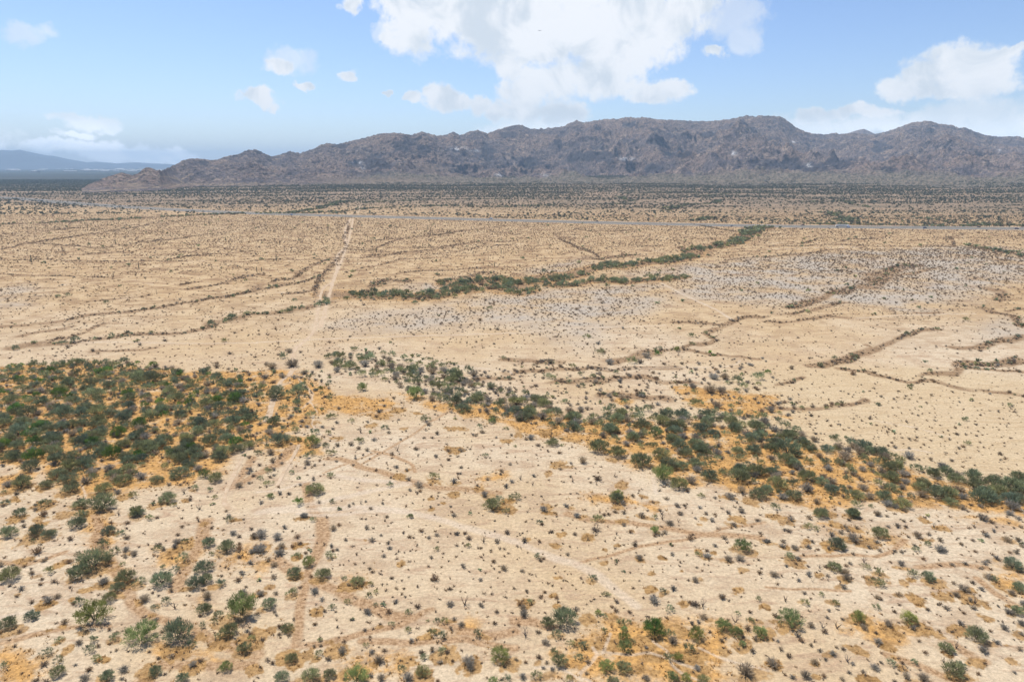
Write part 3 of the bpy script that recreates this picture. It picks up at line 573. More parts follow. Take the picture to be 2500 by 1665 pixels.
# plants outside the sides of the frame, near
x, y = jitter_grid(-300, 300, 80, 260, 9)
u2 = u_of(x, y)
ok = ((u2 < -60) | (u2 > 2560)) & (np.abs(x) < 1.3 * y) & (rng.random(x.size) < .6)
x, y = x[ok], y[ok]; m = rng.random(x.size)
add('g', x[m < .4], y[m < .4], .8 + 1.4 * rng.random((m < .4).sum())); add('s', x[m >= .4], y[m >= .4], .6 + rng.random((m >= .4).sum()))
for k in REC:
    REC[k] = np.vstack([np.atleast_2d(np.array(a)) for a in REC[k]]) if len(REC[k]) else np.zeros((0, 3))
# beyond the highway: the rising fan
x, y = jitter_grid(-3600, 3600, 900, 3900, 6.6)
u2 = u_of(x, y); rr = np.hypot(x, y)
rd = np.interp(u2, RU, RR)
before = (rr < rd - 28) & ((y > 1150) | (np.abs(x) > 900))
ok = ((rr > rd + 28) | before) & (np.abs(x) < 1.0 * y)
x, y, rr, rd, u2 = [q[ok] for q in (x, y, rr, rd, u2)]
ff = fields(x, y, False)
tt = np.where(rr > rd, sst(0, 1500, rr - rd), 0.25)
st = fbm(x / 260, y / 45, 4, 205)      # long dark stripes of brush lie across the fan
p = (.36 + .50 * tt) * (0.30 + .95 * sst(.40, .58, st)) + .75 * ff['green']
ok = rng.random(x.size) < p
x, y = x[ok], y[ok]
FAN = np.column_stack([x, y, .8 + 1.7 * rng.random(x.size) ** 1.6 * (1 + .3 * tt[ok])])
x, y = jitter_grid(-1500, 1500, 800, 1900, 5.0)
u2 = u_of(x, y); rr = np.hypot(x, y); rd = np.interp(u2, RU, RR)
ok = (rr > rd + 26) & (rr < rd + 420) & (np.abs(x) < 1.0 * y) & (rng.random(x.size) < .12 + .5 * sst(.40, .62, fbm(x / 120, y / 22, 4, 215)))
FANK = np.column_stack([x[ok], y[ok], .5 + 1.0 * rng.random(ok.sum())])
print({k: len(v) for k, v in REC.items()}, len(FAN), len(FANK))

# ------------------------------------------------------------------ mesh helpers
def new_mesh(name, V, T, mats, mi=None, attrs=None, smooth=False, quads=False):
    me = bpy.data.meshes.new(name)
    V = np.ascontiguousarray(V, np.float32); T = np.ascontiguousarray(T, np.int32)
    n = T.shape[1]
    me.vertices.add(len(V)); me.vertices.foreach_set('co', V.ravel())
    me.loops.add(T.size); me.loops.foreach_set('vertex_index', T.ravel())
    me.polygons.add(len(T)); me.polygons.foreach_set('loop_start', np.arange(0, T.size, n, dtype=np.int32))
    me.polygons.foreach_set('loop_total', np.full(len(T), n, np.int32))
    if mi is not None: me.polygons.foreach_set('material_index', np.ascontiguousarray(mi, np.int32))
    me.polygons.foreach_set('use_smooth', np.full(len(T), smooth, bool))
    for m in mats: me.materials.append(m)
    for an, (typ, arr) in (attrs or {}).items():
        at = me.attributes.new(an, typ, 'POINT')
        at.data.foreach_set('color' if typ == 'FLOAT_COLOR' else 'value', np.ascontiguousarray(arr, np.float32).ravel())
    me.update(calc_edges=True)
    return me

def link(name, me, parent=None, loc=None, **props):
    o = bpy.data.objects.new(name, me)
    sc.collection.objects.link(o)
    if parent is not None: o.parent = parent
    if loc is not None: o.location = loc
    for k, v in props.items(): o[k] = v
    return o

def mat(name):
    m = bpy.data.materials.new(name); m.use_nodes = True
    m.node_tree.nodes.clear()
    return m, NT(m.node_tree)

def finish(t, col, rough=0.9, bump=None, spec=0.2, transl=0.0):
    p = t.n('ShaderNodeBsdfPrincipled')
    t.put(p.inputs['Base Color'], col); t.put(p.inputs['Roughness'], rough)
    p.inputs['Specular IOR Level'].default_value = spec
    if bump is not None: t.link(bump, p.inputs['Normal'])
    o = t.n('ShaderNodeOutputMaterial')
    if transl > 0:
        tr = t.n('ShaderNodeBsdfTranslucent'); t.put(tr.inputs[0], col)
        mx = t.n('ShaderNodeMixShader'); mx.inputs[0].default_value = transl
        t.link(p.outputs[0], mx.inputs[1]); t.link(tr.outputs[0], mx.inputs[2]); t.link(mx.outputs[0], o.inputs[0])
    else: t.link(p.outputs[0], o.inputs[0])

def attr(t, name, out=0):
    a = t.n('ShaderNodeAttribute', attribute_name=name)
    return a.outputs[out]

# plant materials: individuals take their own object colour, masses take a stored tint
def plant_mat(name, stored, transl):
    m, t = mat(name)
    if stored: c = attr(t, 'tint', 0)
    else: c = t.n('ShaderNodeObjectInfo').outputs['Color']
    sh = attr(t, 'sh', 2)
    v = t.vm('SCALE', c); v.node.inputs['Scale'].default_value = 1; t.link(sh, v.node.inputs['Scale'])
    finish(t, v, .85, transl=transl, spec=.15)
    return m
M_LEAF = plant_mat('leaves', False, .27); M_LEAFS = plant_mat('leaves_of_thicket', True, .27)
M_TWIG = plant_mat('twigs', False, .35)
def flatmat(name, rgb, rough=.8, spec=.2, metal=0, nz=0):
    m, t = mat(name)
    tcn = t.n('ShaderNodeTexCoord').outputs['Object']
    n_ = t.noise(tcn, 3.0 if nz == 0 else nz, 3)
    c = t.mix(t.ramp(n_, .3, .7), tuple(a * .82 for a in rgb) + (1,), tuple(min(1, a * 1.12) for a in rgb) + (1,))
    finish(t, c, rough, spec=spec)
    return m
M_BARK = flatmat('bark', (.10, .085, .07))

# ------------------------------------------------------------------ plant shapes (unit radius)
def tri_leaf(C_, D, W, L, Wd):
    """triangles: centre, direction, side, length, width"""
    a = C_ - W * Wd[:, None] * .5; b = C_ + W * Wd[:, None] * .5; c = C_ + D * L[:, None]
    V = np.stack([a, b, c], 1).reshape(-1, 3)
    return V, np.arange(len(V)).reshape(-1, 3)

def rdir(n, g, up=0.0):
    d = g.normal(size=(n, 3)); d[:, 2] += up
    return d / np.linalg.norm(d, axis=1, keepdims=True)

def perp(D, g):
    q = np.cross(D, rdir(len(D), g)); return q / np.maximum(np.linalg.norm(q, axis=1, keepdims=True), 1e-6)

def crown(seed, nc, nl, size, hgt, kind):
    g = np.random.default_rng(seed)
    Vs, Sh = [], []
    cents = []
    lop = rdir(1, g)[0] * .25
    for i in range(nc):
        for _ in range(30):
            a = g.random() * 2 * math.pi
            e = math.asin(g.random() ** .75) if i else 1.5
            rad = (.92 - .62 * g.random() ** 2.2)
            c = np.array([math.cos(a) * math.cos(e) * rad, math.sin(a) * math.cos(e) * rad, .22 + (hgt - .35) * math.sin(e) * rad])
            c[:2] += lop[:2] * (c[2] / hgt)
            if all(np.linalg.norm(c - q) > .24 for q in cents) or _ == 29: break
        cents.append(c)
        cr = .20 + .16 * g.random()
        m = int(nl * (.6 + .8 * g.random()))
        off = rdir(m, g) * (cr * g.random(m) ** .5)[:, None]; off[:, 2] *= .75
        P_ = c + off
        P_[:, 2] = np.maximum(P_[:, 2], .03)
        out = c / np.linalg.norm(c)
        if kind == 'spray':
            D = rdir(m, g) * .55 + out * .7 + np.array([0, 0, .55]); D /= np.linalg.norm(D, axis=1, keepdims=True)
            V, T = tri_leaf(P_, D, perp(D, g), size * (2.2 + 2 * g.random(m)), size * (.45 + .3 * g.random(m)))
        else:
            D = rdir(m, g, .35)
            V, T = tri_leaf(P_, D, perp(D, g), size * (.9 + .8 * g.random(m)), size * (.9 + .6 * g.random(m)))
        Vs.append(V); s = .62 + .72 * g.random()
        Sh.append(np.repeat(s * (.8 + .4 * g.random(m)), 3))
    V = np.vstack(Vs)
    return V, np.arange(len(V)).reshape(-1, 3), np.concatenate(Sh), cents

def tube(p, q, r0, r1, V, T, k=4):
    d = q - p; d = d / max(np.linalg.norm(d), 1e-6)
    a = np.cross(d, [0.3, 0.9, .2]); a /= np.linalg.norm(a); b = np.cross(d, a)
    n0 = len(V)
    for c, r in ((p, r0), (q, r1)):
        for i in range(k):
            t = 2 * math.pi * i / k
            V.append(c + (a * math.cos(t) + b * math.sin(t)) * r)
    for i in range(k):
        j = (i + 1) % k
        T.append((n0 + i, n0 + j, n0 + k + j)); T.append((n0 + i, n0 + k + j, n0 + k + i))

def stems(seed, cents, thick=.035):
    g = np.random.default_rng(seed); V, T = [], []
    base = np.array([0, 0, -.05])
    hubs = []
    for i in range(5):
        a = i * 1.26 + g.random()
        h = np.array([math.cos(a) * .22, math.sin(a) * .22, .3 + .15 * g.random()])
        tube(base + np.array([math.cos(a), math.sin(a), 0]) * .05, h, thick, thick * .65, V, T); hubs.append(h)
    for c in cents:
        h = min(hubs, key=lambda q: np.linalg.norm(q - c))
        mid = (h + c) / 2 + rdir(1, g)[0] * .06
        tube(h, mid, thick * .6, thick * .38, V, T, 3); tube(mid, c * 1.02, thick * .38, thick * .15, V, T, 3)
    return np.array(V), np.array(T)

def twigs(seed, n, hgt, wid=.05, spread=.9, low=.05, forks=2):
    """a twiggy bush: thin blades fanning out of one root, forked"""
    g = np.random.default_rng(seed)
    a = g.random(n) * 2 * math.pi; rad = spread * g.random(n) ** .6
    tip = np.column_stack([np.cos(a) * rad, np.sin(a) * rad, low + (hgt - low) * np.sqrt(np.clip(1 - (rad / 1.02) ** 2, 0, 1)) * (.55 + .45 * g.random(n))])
    root = tip * np.array([.12, .12, 0]) + np.array([0, 0, -.03])
    D = tip - root; L = np.linalg.norm(D, axis=1); D /= L[:, None]
    V1, _ = tri_leaf(root, D, perp(D, g), L, np.full(n, wid))
    Vs = [V1]; sh = [np.repeat(.6 + .6 * g.random(n), 3)]
    for k in range(forks):
        t = .35 + .5 * g.random(n)
        st_ = root + D * (L * t)[:, None]
        D2 = D + rdir(n, g) * .75; D2 /= np.linalg.norm(D2, axis=1, keepdims=True)
        V2, _ = tri_leaf(st_, D2, perp(D2, g), L * (.28 + .3 * g.random(n)), np.full(n, wid * 1.15))
        Vs.append(V2); sh.append(np.repeat(.7 + .7 * g.random(n), 3))
    V = np.vstack(Vs); V[:, 2] = np.maximum(V[:, 2], -.03)
    return V, np.arange(len(V)).reshape(-1, 3), np.concatenate(sh)

MESQ = [crown(100 + i, 38, 46, .070, 1.2, 'spray') for i in range(6)]
PALO = [crown(200 + i, 32, 64, .060, 1.35, 'spray') for i in range(5)]
MESQ_L = [crown(300 + i, 20, 22, .10, 1.2, 'spray')[:3] for i in range(6)]
PALO_L = [crown(320 + i, 12, 20, .15, 1.3, 'spray')[:3] for i in range(4)]
GREY = [twigs(400 + i, 120, 1.05, .055) for i in range(6)]
GREY_L = [twigs(420 + i, 46, 1.0, .11) for i in range(6)]
CREO = [twigs(440 + i, 60, .85, .10, forks=1) for i in range(6)]
CREO_L = [twigs(460 + i, 17, .85, .22, forks=1) for i in range(6)]
CREO_F = [twigs(480 + i, 9, .85, .50, forks=0) for i in range(5)]
BLOB_F = [crown(500 + i, 7, 7, .42, 1.1, 'leaf')[:3] for i in range(5)]

COL = {'g': (.285, .300, .150), 'd': (.225, .245, .138), 'b': (.165, .255, .060), 'p': (.310, .350, .125), 's': (.340, .290, .215), 'k': (.250, .180, .115), 'x': (.17, .14, .12)}
def tints(kind, n, g=rng):
    c = np.array(COL[kind])[None, :] * (1 + (g.random((n, 1)) - .5) * .5)
    t = (g.random((n, 1)) - .5)
    c = c * (1 + t * np.array([[.25, .05, -.25]]))
    return c

def merged(name, variants, rows, tint, hs, material, **props):
    """many plants nobody could count as one mesh"""
    n = len(rows)
    if not n: return
    vi = rng.integers(0, len(variants), n)
    Vs, Ts, Sh, Tn = [], [], [], []; off = 0
    z = ground_z(rows[:, 0], rows[:, 1])
    for q, var in enumerate(variants):
        idx = np.nonzero(vi == q)[0]
        if not len(idx): continue
        V, T, sh = var[:3]
        a = rng.random(len(idx)) * 2 * math.pi; c, s = np.cos(a)[:, None], np.sin(a)[:, None]
        R = rows[idx, 2][:, None]; H = (R * hs * (.8 + .4 * rng.random((len(idx), 1))))
        k1 = .75 + .5 * rng.random((len(idx), 1)); VX = V[None, :, 0] * k1; VY = V[None, :, 1] / np.sqrt(k1)
        X = (VX * c - VY * s) * R + rows[idx, 0][:, None]
        Y = (VX * s + VY * c) * R + rows[idx, 1][:, None]
        Z = V[None, :, 2] * H + z[idx][:, None]
        Vs.append(np.stack([X, Y, Z], 2).reshape(-1, 3))
        Ts.append((T[None] + (np.arange(len(idx)) * len(V))[:, None, None]).reshape(-1, 3) + off)
        off += len(idx) * len(V)
        Sh.append(np.tile(sh, len(idx)))
        Tn.append(np.repeat(tint[idx], len(V), 0))
    V = np.vstack(Vs); Tn = np.vstack(Tn)
    me = new_mesh(name, V, np.vstack(Ts), [material], attrs={'sh': ('FLOAT', np.concatenate(Sh)), 'tint': ('FLOAT_COLOR', np.column_stack([Tn, np.ones(len(Tn))]))})
    return link(name, me, **props)
# ------------------------------------------------------------------ the ground: one sheet to the horizon
def build_ground():
    uc = np.arange(-450, 2952, 2.2)
    az = np.arctan2((uc - CX) / F, CP * 1.0 + 0.02)
    azc = np.linspace(az[-1], az[0] + 2 * math.pi, 90)[1:-1]
    az = np.concatenate([az, azc])
    v = np.concatenate([np.arange(2100, 900, -2.4), np.arange(900, 430, -1.6), np.arange(430, 409, -.7)])
    r = np.concatenate([[4, 20, 32], CAMH / np.tan(np.arctan((v - HOR) / F * 1.0) * 1.0 + 0)])
    # same spacing law in metres: finer near, coarser far
    D = (v - CY) / F
    t = CAMH / (SP + D * CP)
    r = np.concatenate([[3.0, 14, 28], (CP - D * SP) * t])
    r = r[np.concatenate([[True], np.diff(r) > 0])]
    r = np.concatenate([r, np.geomspace(r[-1] * 1.05, 30000, 14)])
    A, R = np.meshgrid(az, r)
    x, y = (R * np.sin(A)).ravel(), (R * np.cos(A)).ravel()
    nr, na = len(r), len(az)
    z = ground_z(x, y)
    vis = (y > 50) & (np.hypot(x, y) < 6500) & (np.abs(x) < 1.15 * y + 40)
    m1 = np.zeros((len(x), 4), np.float32); m2 = np.zeros((len(x), 4), np.float32)
    f = fields(x[vis], y[vis], True)
    m1[vis] = np.column_stack([f['wash'], f['og'], f['gray'], f['sandy']])
    rr = np.hypot(x, y); u = u_of(x, y)
    rd = np.interp(u, RU, RR)
    fan = sst(0, 500, rr - rd - 30 + np.interp(u, [0, 400, 900], [620, 200, 0])) * (rr > 1000)
    plain = sst(2600, 3600, rr) * np.interp(u, [0, 250, 700, 900], [1, 1, .6, 0]) + 0.5 * sst(2400, 3400, rr) * sst(800, 1100, u)
    m2[vis, 0] = f['track']; m2[vis, 1] = f['ocher']
    m2[:, 2] = fan; m2[:, 3] = np.clip(plain, 0, 1)
    far = sst(3300, 4200, rr)
    i0 = np.arange(nr - 1)[:, None] * na; j = np.arange(na)[None, :]; jn = (j + 1) % na
    Q = np.stack([i0 + j, i0 + jn, i0 + na + jn, i0 + na + j], 2).reshape(-1, 4)[:, ::-1]
    V = np.column_stack([x, y, z])
    # close the middle
    cap = np.array([[j_, (j_ + 1) % na, len(V), len(V)] for j_ in range(na)])
    V = np.vstack([V, [0, 0, 0]])
    m1 = np.vstack([m1, np.zeros((1, 4))]); m2 = np.vstack([m2, np.zeros((1, 4))]); far = np.append(far, 0)
    T = np.vstack([Q[:, [0, 1, 2]], Q[:, [0, 2, 3]], cap[:, [1, 0, 2]][:, ::1]])
    me = new_mesh('ground', V, T, [M_GROUND], attrs={'ma': ('FLOAT_COLOR', m1), 'mb': ('FLOAT_COLOR', m2), 'far': ('FLOAT', far)}, smooth=True)
    link('ground', me, kind='structure')

def ground_material():
    m, t = mat('desert_ground')
    pos = t.n('ShaderNodeTexCoord').outputs['Object']
    n_big = t.noise(pos, .012, 4, .55); n_mid = t.noise(pos, .09, 5, .6); n_fine = t.noise(pos, 1.3, 5, .7); n_m2 = t.noise(pos, .35, 4, .6)
    mp = t.n('ShaderNodeMapping'); t.link(pos, mp.inputs[0]); mp.inputs['Scale'].default_value = (.085, .27, 1); mp.inputs['Rotation'].default_value = (0, 0, .22)
    n_str = t.noise(mp.outputs[0], 1.0, 6, .66, 1.6)
    sand = t.mix(t.ramp(n_big, .35, .65), (.615, .495, .340, 1), (.560, .412, .240, 1))
    sand = t.mix(t.m('MULTIPLY', t.ramp(n_str, .47, .68), .75), sand, (.415, .275, .170, 1))
    sand = t.mix(t.m('MULTIPLY', t.ramp(n_mid, .50, .66), .65), sand, (.45, .32, .20, 1))
    sand = t.mix(t.m('MULTIPLY', t.ramp(n_m2, .40, .22), .35), sand, (.60, .485, .355, 1))
    # the tan flats farther out: browner soil with long streaks of litter
    sy = t.n('ShaderNodeSeparateXYZ'); t.link(pos, sy.inputs[0])
    tan = t.m('MULTIPLY', t.ramp(t.m('ADD', sy.outputs[1], t.m('MULTIPLY', n_big, 160)), 300, 560), .85)
    sand = t.mix(tan, sand, t.mix(t.ramp(n_mid, .35, .62), (.560, .400, .218, 1), (.440, .292, .145, 1)))
    mpl = t.n('ShaderNodeMapping'); t.link(pos, mpl.inputs[0]); mpl.inputs['Scale'].default_value = (.055, .085, 1); mpl.inputs['Rotation'].default_value = (0, 0, .10)
    n_lit = t.noise(mpl.outputs[0], 1.0, 7, .70, 1.2)
    sand = t.mix(t.m('MULTIPLY', t.m('MULTIPLY', t.ramp(n_lit, .505, .56), .80), t.ramp(sy.outputs[1], 230, 520, .08, 1.0)), sand, (.27, .165, .085, 1))
    sand = t.mix(t.m('MULTIPLY', t.m('MULTIPLY', t.ramp(n_lit, .42, .30), .6), tan), sand, (.66, .54, .40, 1))
    fx_, fy_ = flat(2300, 1010)
    dd = t.vm('MULTIPLY', t.vm('SUBTRACT', pos, (fx_, fy_, 0)), (1 / 95.0, 1 / 60.0, 0))
    yel = t.ramp(t.m('ADD', t.vm('DOT_PRODUCT', dd, dd, 1), t.m('MULTIPLY', t.m('SUBTRACT', n_mid, .5), .8)), 1.2, .5)
    sand = t.mix(t.m('MULTIPLY', yel, .75), sand, t.mix(t.ramp(n_str, .4, .65), (.585, .450, .275, 1), (.52, .385, .22, 1)))
    sa = t.n('ShaderNodeSeparateColor'); t.link(attr(t, 'ma', 0), sa.inputs[0])
    sb = t.n('ShaderNodeSeparateColor'); t.link(attr(t, 'mb', 0), sb.inputs[0])
    sandy = attr(t, 'ma', 3); plain = attr(t, 'mb', 3); far = attr(t, 'far', 2)
    wash, og, gray = sa.outputs[0], sa.outputs[1], sa.outputs[2]
    track, ocher, fan = sb.outputs[0], sb.outputs[1], sb.outputs[2]
    # tan middle distance: stronger earth colour between the flats
    gry = t.mix(t.ramp(n_mid, .35, .65), (.415, .365, .300, 1), (.480, .408, .318, 1))
    gm = t.m('MULTIPLY', gray, t.ramp(t.noise(pos, .03, 4, .6), .34, .64, .12, .92))
    c = t.mix(gm, sand, gry)
    stn = t.m('ADD', t.m('MULTIPLY', n_m2, .6), t.m('MULTIPLY', n_fine, .4))
    og_c = t.mix(t.ramp(stn, .35, .62), (.37, .205, .070, 1), (.62, .345, .110, 1))
    patch = t.ramp(t.m('ADD', t.noise(pos, .17, 6, .68), t.m('MULTIPLY', t.m('SUBTRACT', og, .5), .35)), .51, .68, .15, 1.0)
    c = t.mix(t.m('MULTIPLY', patch, t.m('MULTIPLY', og, .95)), c, og_c)
    wc_ = t.mix(t.ramp(stn, .35, .6), (.195, .122, .065, 1), (.34, .22, .12, 1))
    c = t.mix(t.m('MULTIPLY', wash, t.ramp(t.noise(pos, .075, 5, .7), .34, .52, .45, .95)), c, wc_)
    c = t.mix(t.m('MULTIPLY', sandy, t.ramp(n_m2, .2, .5, .45, .95)), c, t.mix(t.ramp(n_fine, .35, .65), (.33, .195, .095, 1), (.47, .31, .175, 1)))
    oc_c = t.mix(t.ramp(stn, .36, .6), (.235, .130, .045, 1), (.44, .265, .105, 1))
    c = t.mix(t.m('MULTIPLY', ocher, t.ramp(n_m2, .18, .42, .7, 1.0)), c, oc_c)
    c = t.mix(t.m('MULTIPLY', track, .9), c, t.mix(t.ramp(n_m2, .3, .7), (.59, .475, .35, 1), (.65, .54, .41, 1)))
    # the fan: scrub litter between the bushes
    mp2 = t.n('ShaderNodeMapping'); t.link(pos, mp2.inputs[0]); mp2.inputs['Scale'].default_value = (.0065, .034, 1)
    n_f = t.noise(mp2.outputs[0], 1.0, 6, .65, .4)
    fc = t.mix(t.ramp(n_f, .40, .60), (.33, .235, .155, 1), (.165, .130, .085, 1))
    c = t.mix(t.m('MULTIPLY', fan, .9), c, fc)
    c = t.mix(plain, c, t.mix(t.ramp(n_f, .38, .62), (.31, .24, .165, 1), (.18, .15, .10, 1)))
    mp3 = t.n('ShaderNodeMapping'); t.link(pos, mp3.inputs[0]); mp3.inputs['Scale'].default_value = (.0007, .0022, 1)
    vor = t.n('ShaderNodeTexVoronoi'); t.link(mp3.outputs[0], vor.inputs['Vector']); vor.inputs['Scale'].default_value = 1.0
    vc = t.n('ShaderNodeSeparateColor'); t.link(vor.outputs['Color'], vc.inputs[0])
    farm = t.mix(t.ramp(vc.outputs[0], .62, .82), (.040, .050, .044, 1), (.065, .070, .058, 1))
    c = t.mix(far, c, farm)
    # grain
    gr = t.m('MULTIPLY', t.ramp(n_fine, .25, .75, .74, 1.20), t.ramp(t.noise(pos, 4.5, 3, .7), .3, .7, .86, 1.10))
    v = t.vm('SCALE', c); t.link(t.m('MULTIPLY', gr, .775), v.node.inputs['Scale'])
    b1 = t.n('ShaderNodeBump'); b1.inputs['Strength'].default_value = .55; b1.inputs['Distance'].default_value = .35
    t.link(t.m('ADD', n_fine, t.m('MULTIPLY', n_m2, 1.6)), b1.inputs['Height'])
    b2 = t.n('ShaderNodeBump'); b2.inputs['Strength'].default_value = .25; b2.inputs['Distance'].default_value = 1.1
    t.link(n_str, b2.inputs['Height']); t.link(b1.outputs[0], b2.inputs['Normal'])
    finish(t, v, .95, bump=b2.outputs[0], spec=.1)
    return m
M_GROUND = ground_material()
build_ground()

# ------------------------------------------------------------------ dirt tracks and the highway
def resample(P_, s):
    out = [P_[0]]
    for a, b in zip(P_[:-1], P_[1:]):
        n = max(1, int(np.linalg.norm(b - a) / s))
        for k in range(1, n + 1): out.append(a + (b - a) * k / n)
    return np.array(out)

def smoothline(P_, it=2):
    for _ in range(it):
        q = [P_[0]]
        for a, b in zip(P_[:-1], P_[1:]): q += [a * .75 + b * .25, a * .25 + b * .75]
        P_ = np.array(q + [P_[-1]])
    return P_

def ribbon(P_, o0, o1, dz, jag=0.0, s=3.0, seed=0, dash=None, thick=0.0):
    """strip between two offsets from a centre line, draped on the ground"""
    P_ = resample(P_, s)
    T_ = np.gradient(P_, axis=0); T_ /= np.linalg.norm(T_, axis=1, keepdims=True)
    N_ = np.column_stack([T_[:, 1], -T_[:, 0]])
    k = np.arange(len(P_))
    j0 = jag * (fbm(k / 3.0, k * 0 + seed, 3, seed + 1) - .5) * 2; j1 = jag * (fbm(k / 3.0, k * 0 + seed + 9, 3, seed + 2) - .5) * 2
    a = P_ + N_ * (o0 + j0)[:, None]; b = P_ + N_ * (o1 + j1)[:, None]
    za = ground_z(a[:, 0], a[:, 1]) + dz; zb = ground_z(b[:, 0], b[:, 1]) + dz
    V = np.vstack([np.column_stack([a, za]), np.column_stack([b, zb])])
    n = len(P_); i = np.arange(n - 1)
    if dash: i = i[(i % dash[1]) < dash[0]]
    Q = np.column_stack([i, i + n, i + n + 1, i + 1])
    if N_[0] @ N_[0] and np.cross(V[Q[0][1]] - V[Q[0][0]], V[Q[0][3]] - V[Q[0][0]])[2] < 0: Q = Q[:, ::-1]
    return V, Q

def join(parts):
    Vs, Qs, Ms, off = [], [], [], 0
    for (V, Q), mi in parts:
        Vs.append(V); Qs.append(Q + off); Ms.append(np.full(len(Q), mi)); off += len(V)
    return np.vstack(Vs), np.vstack(Qs), np.concatenate(Ms)

def track_mat():
    m, t = mat('track_sand')
    pos = t.n('ShaderNodeTexCoord').outputs['Object']
    n1 = t.noise(pos, .5, 5, .65); n2 = t.noise(pos, .06, 3)
    c = t.mix(t.ramp(n1, .3, .7), (.345, .245, .150, 1), (.46, .355, .245, 1))
    c = t.mix(t.m('MULTIPLY', t.ramp(n2, .5, .7), .4), c, (.37, .265, .175, 1))
    finish(t, c, .95, spec=.1)
    return m
M_TRACK = track_mat()
for i, (wd, s_) in enumerate(TRUNK_TRACKS):
    P_ = smoothline(line(s_), 2)
    V, Q = ribbon(P_, -wd * .46, wd * .46, .014 + .012 * i, wd * .30, 1.5, 20 + i)
    link('dirt_track', new_mesh('dirt_track', V, Q, [M_TRACK]), kind='structure')

def asphalt():
    m, t = mat('asphalt')
    pos = t.n('ShaderNodeTexCoord').outputs['Object']
    c = t.mix(t.ramp(t.noise(pos, .4, 4), .3, .7), (.105, .112, .125, 1), (.14, .145, .155, 1))
    finish(t, c, .95, spec=.05)
    return m
M_ASPH = asphalt()
M_SHOULD = flatmat('shoulder_gravel', (.25, .215, .17), .95, nz=.8)
M_PAINT = flatmat('road_paint', (.78, .78, .76), .7)
M_YEL = flatmat('yellow_road_paint', (.70, .52, .10), .7)
M_VERGE = flatmat('verge_scrub', (.13, .12, .085), .95, nz=.15)
RP = smoothline(ROADW, 3)
parts = []
for o in (-13.5, 13.5):
    parts.append((ribbon(RP, o - 5.2, o + 5.2, .10, s=12), 0))
V, Q, mi = join(parts)
link('highway', new_mesh('highway', V, Q, [M_ASPH], mi), kind='structure')
parts = []
for o in (-13.5, 13.5):
    parts.append((ribbon(RP, o - 7.4, o - 5.1, .06, .4, 12, 3), 0)); parts.append((ribbon(RP, o + 5.1, o + 7.4, .06, .4, 12, 5), 0))
V, Q, mi = join(parts)
link('road_shoulder', new_mesh('road_shoulder', V, Q, [M_SHOULD], mi), kind='structure')
V, Q = ribbon(RP, -4.4, 4.4, .04, .8, 12, 8)
link('median_strip', new_mesh('median_strip', V, Q, [M_VERGE]), kind='structure')
parts = []
for o, sgn in ((-13.5, -1), (13.5, 1)):
    parts.append((ribbon(RP, o - 4.1 * sgn - .12, o - 4.1 * sgn + .12, .112, s=12), 1))
    parts.append((ribbon(RP, o + 4.1 * sgn - .12, o + 4.1 * sgn + .12, .112, s=12), 0))
    parts.append((ribbon(RP, o - .1, o + .1, .112, s=4, dash=(1, 3)), 0))
V, Q, mi = join(parts)
link('road_markings', new_mesh('road_markings', V, Q, [M_PAINT, M_YEL], mi), kind='structure')

# ------------------------------------------------------------------ the mountains
SKYL = [(200,470),(262,458),(271,451),(281,448),(300,439),(318,432),(342,425),(353,421),(366,425),(378,428),(390,424),(406,412),(414,409),(422,410),(435,416),(448,416),(472,405.6),(486,399),(499,391),(517,387.6),(541,388),(560,391.6),(576,390.5),(592,384),(610,380),(625,377.5),
 (646,367.5),(667,365),(683,374),(702,383),(723,377),(744,370),(768,375),(784,368),(800,363.5),(816,354),(832,350),(851,353.4),(880,346),(906,339.6),(930,333),(949,327),(970,326),(989,324.5),(1023,330),(1047,321.6),(1065,327.7),(1081,331.7),(1103,329.5),(1116,321.6),(1134,331),(1153,322),(1172,318),(1195,326),(1217,317),(1250,307),
 (1268,304.6),(1292,315),(1314,315),(1337,313),(1364,310),(1380,301),(1396,294.5),(1413,300),(1441,294),(1467,291),(1489,291),(1510,286),(1529,288.7),(1550,287),(1574,292),(1621,294),(1664,297),(1701,296.6),(1741,292),(1778,283.4),(1797,286),(1812,283.4),(1855,286),(1875,299),(1891,312),(1907,320),(1928,327),(1962,330),(1978,326),(1994,328.5),
 (2024,326),(2061,330),(2079,327.7),(2100,322),(2127,312),(2151,302),(2188,297),(2215,305),(2244,308),(2260,315),(2273,313),(2289,320),(2321,331.7),(2353,335.6),(2400,335),(2427,345),(2459,354),(2483,358.7),(2500,359),(2600,372),(2800,368),(3000,380),(3300,398),(3600,402)]
SU = np.array([p[0] for p in SKYL]); SV = np.array([p[1] for p in SKYL])
def tan_el(u, v):
    X, D = (u - CX) / F, (v - CY) / F
    return (-SP - D * CP) / np.hypot(X, CP - D * SP)

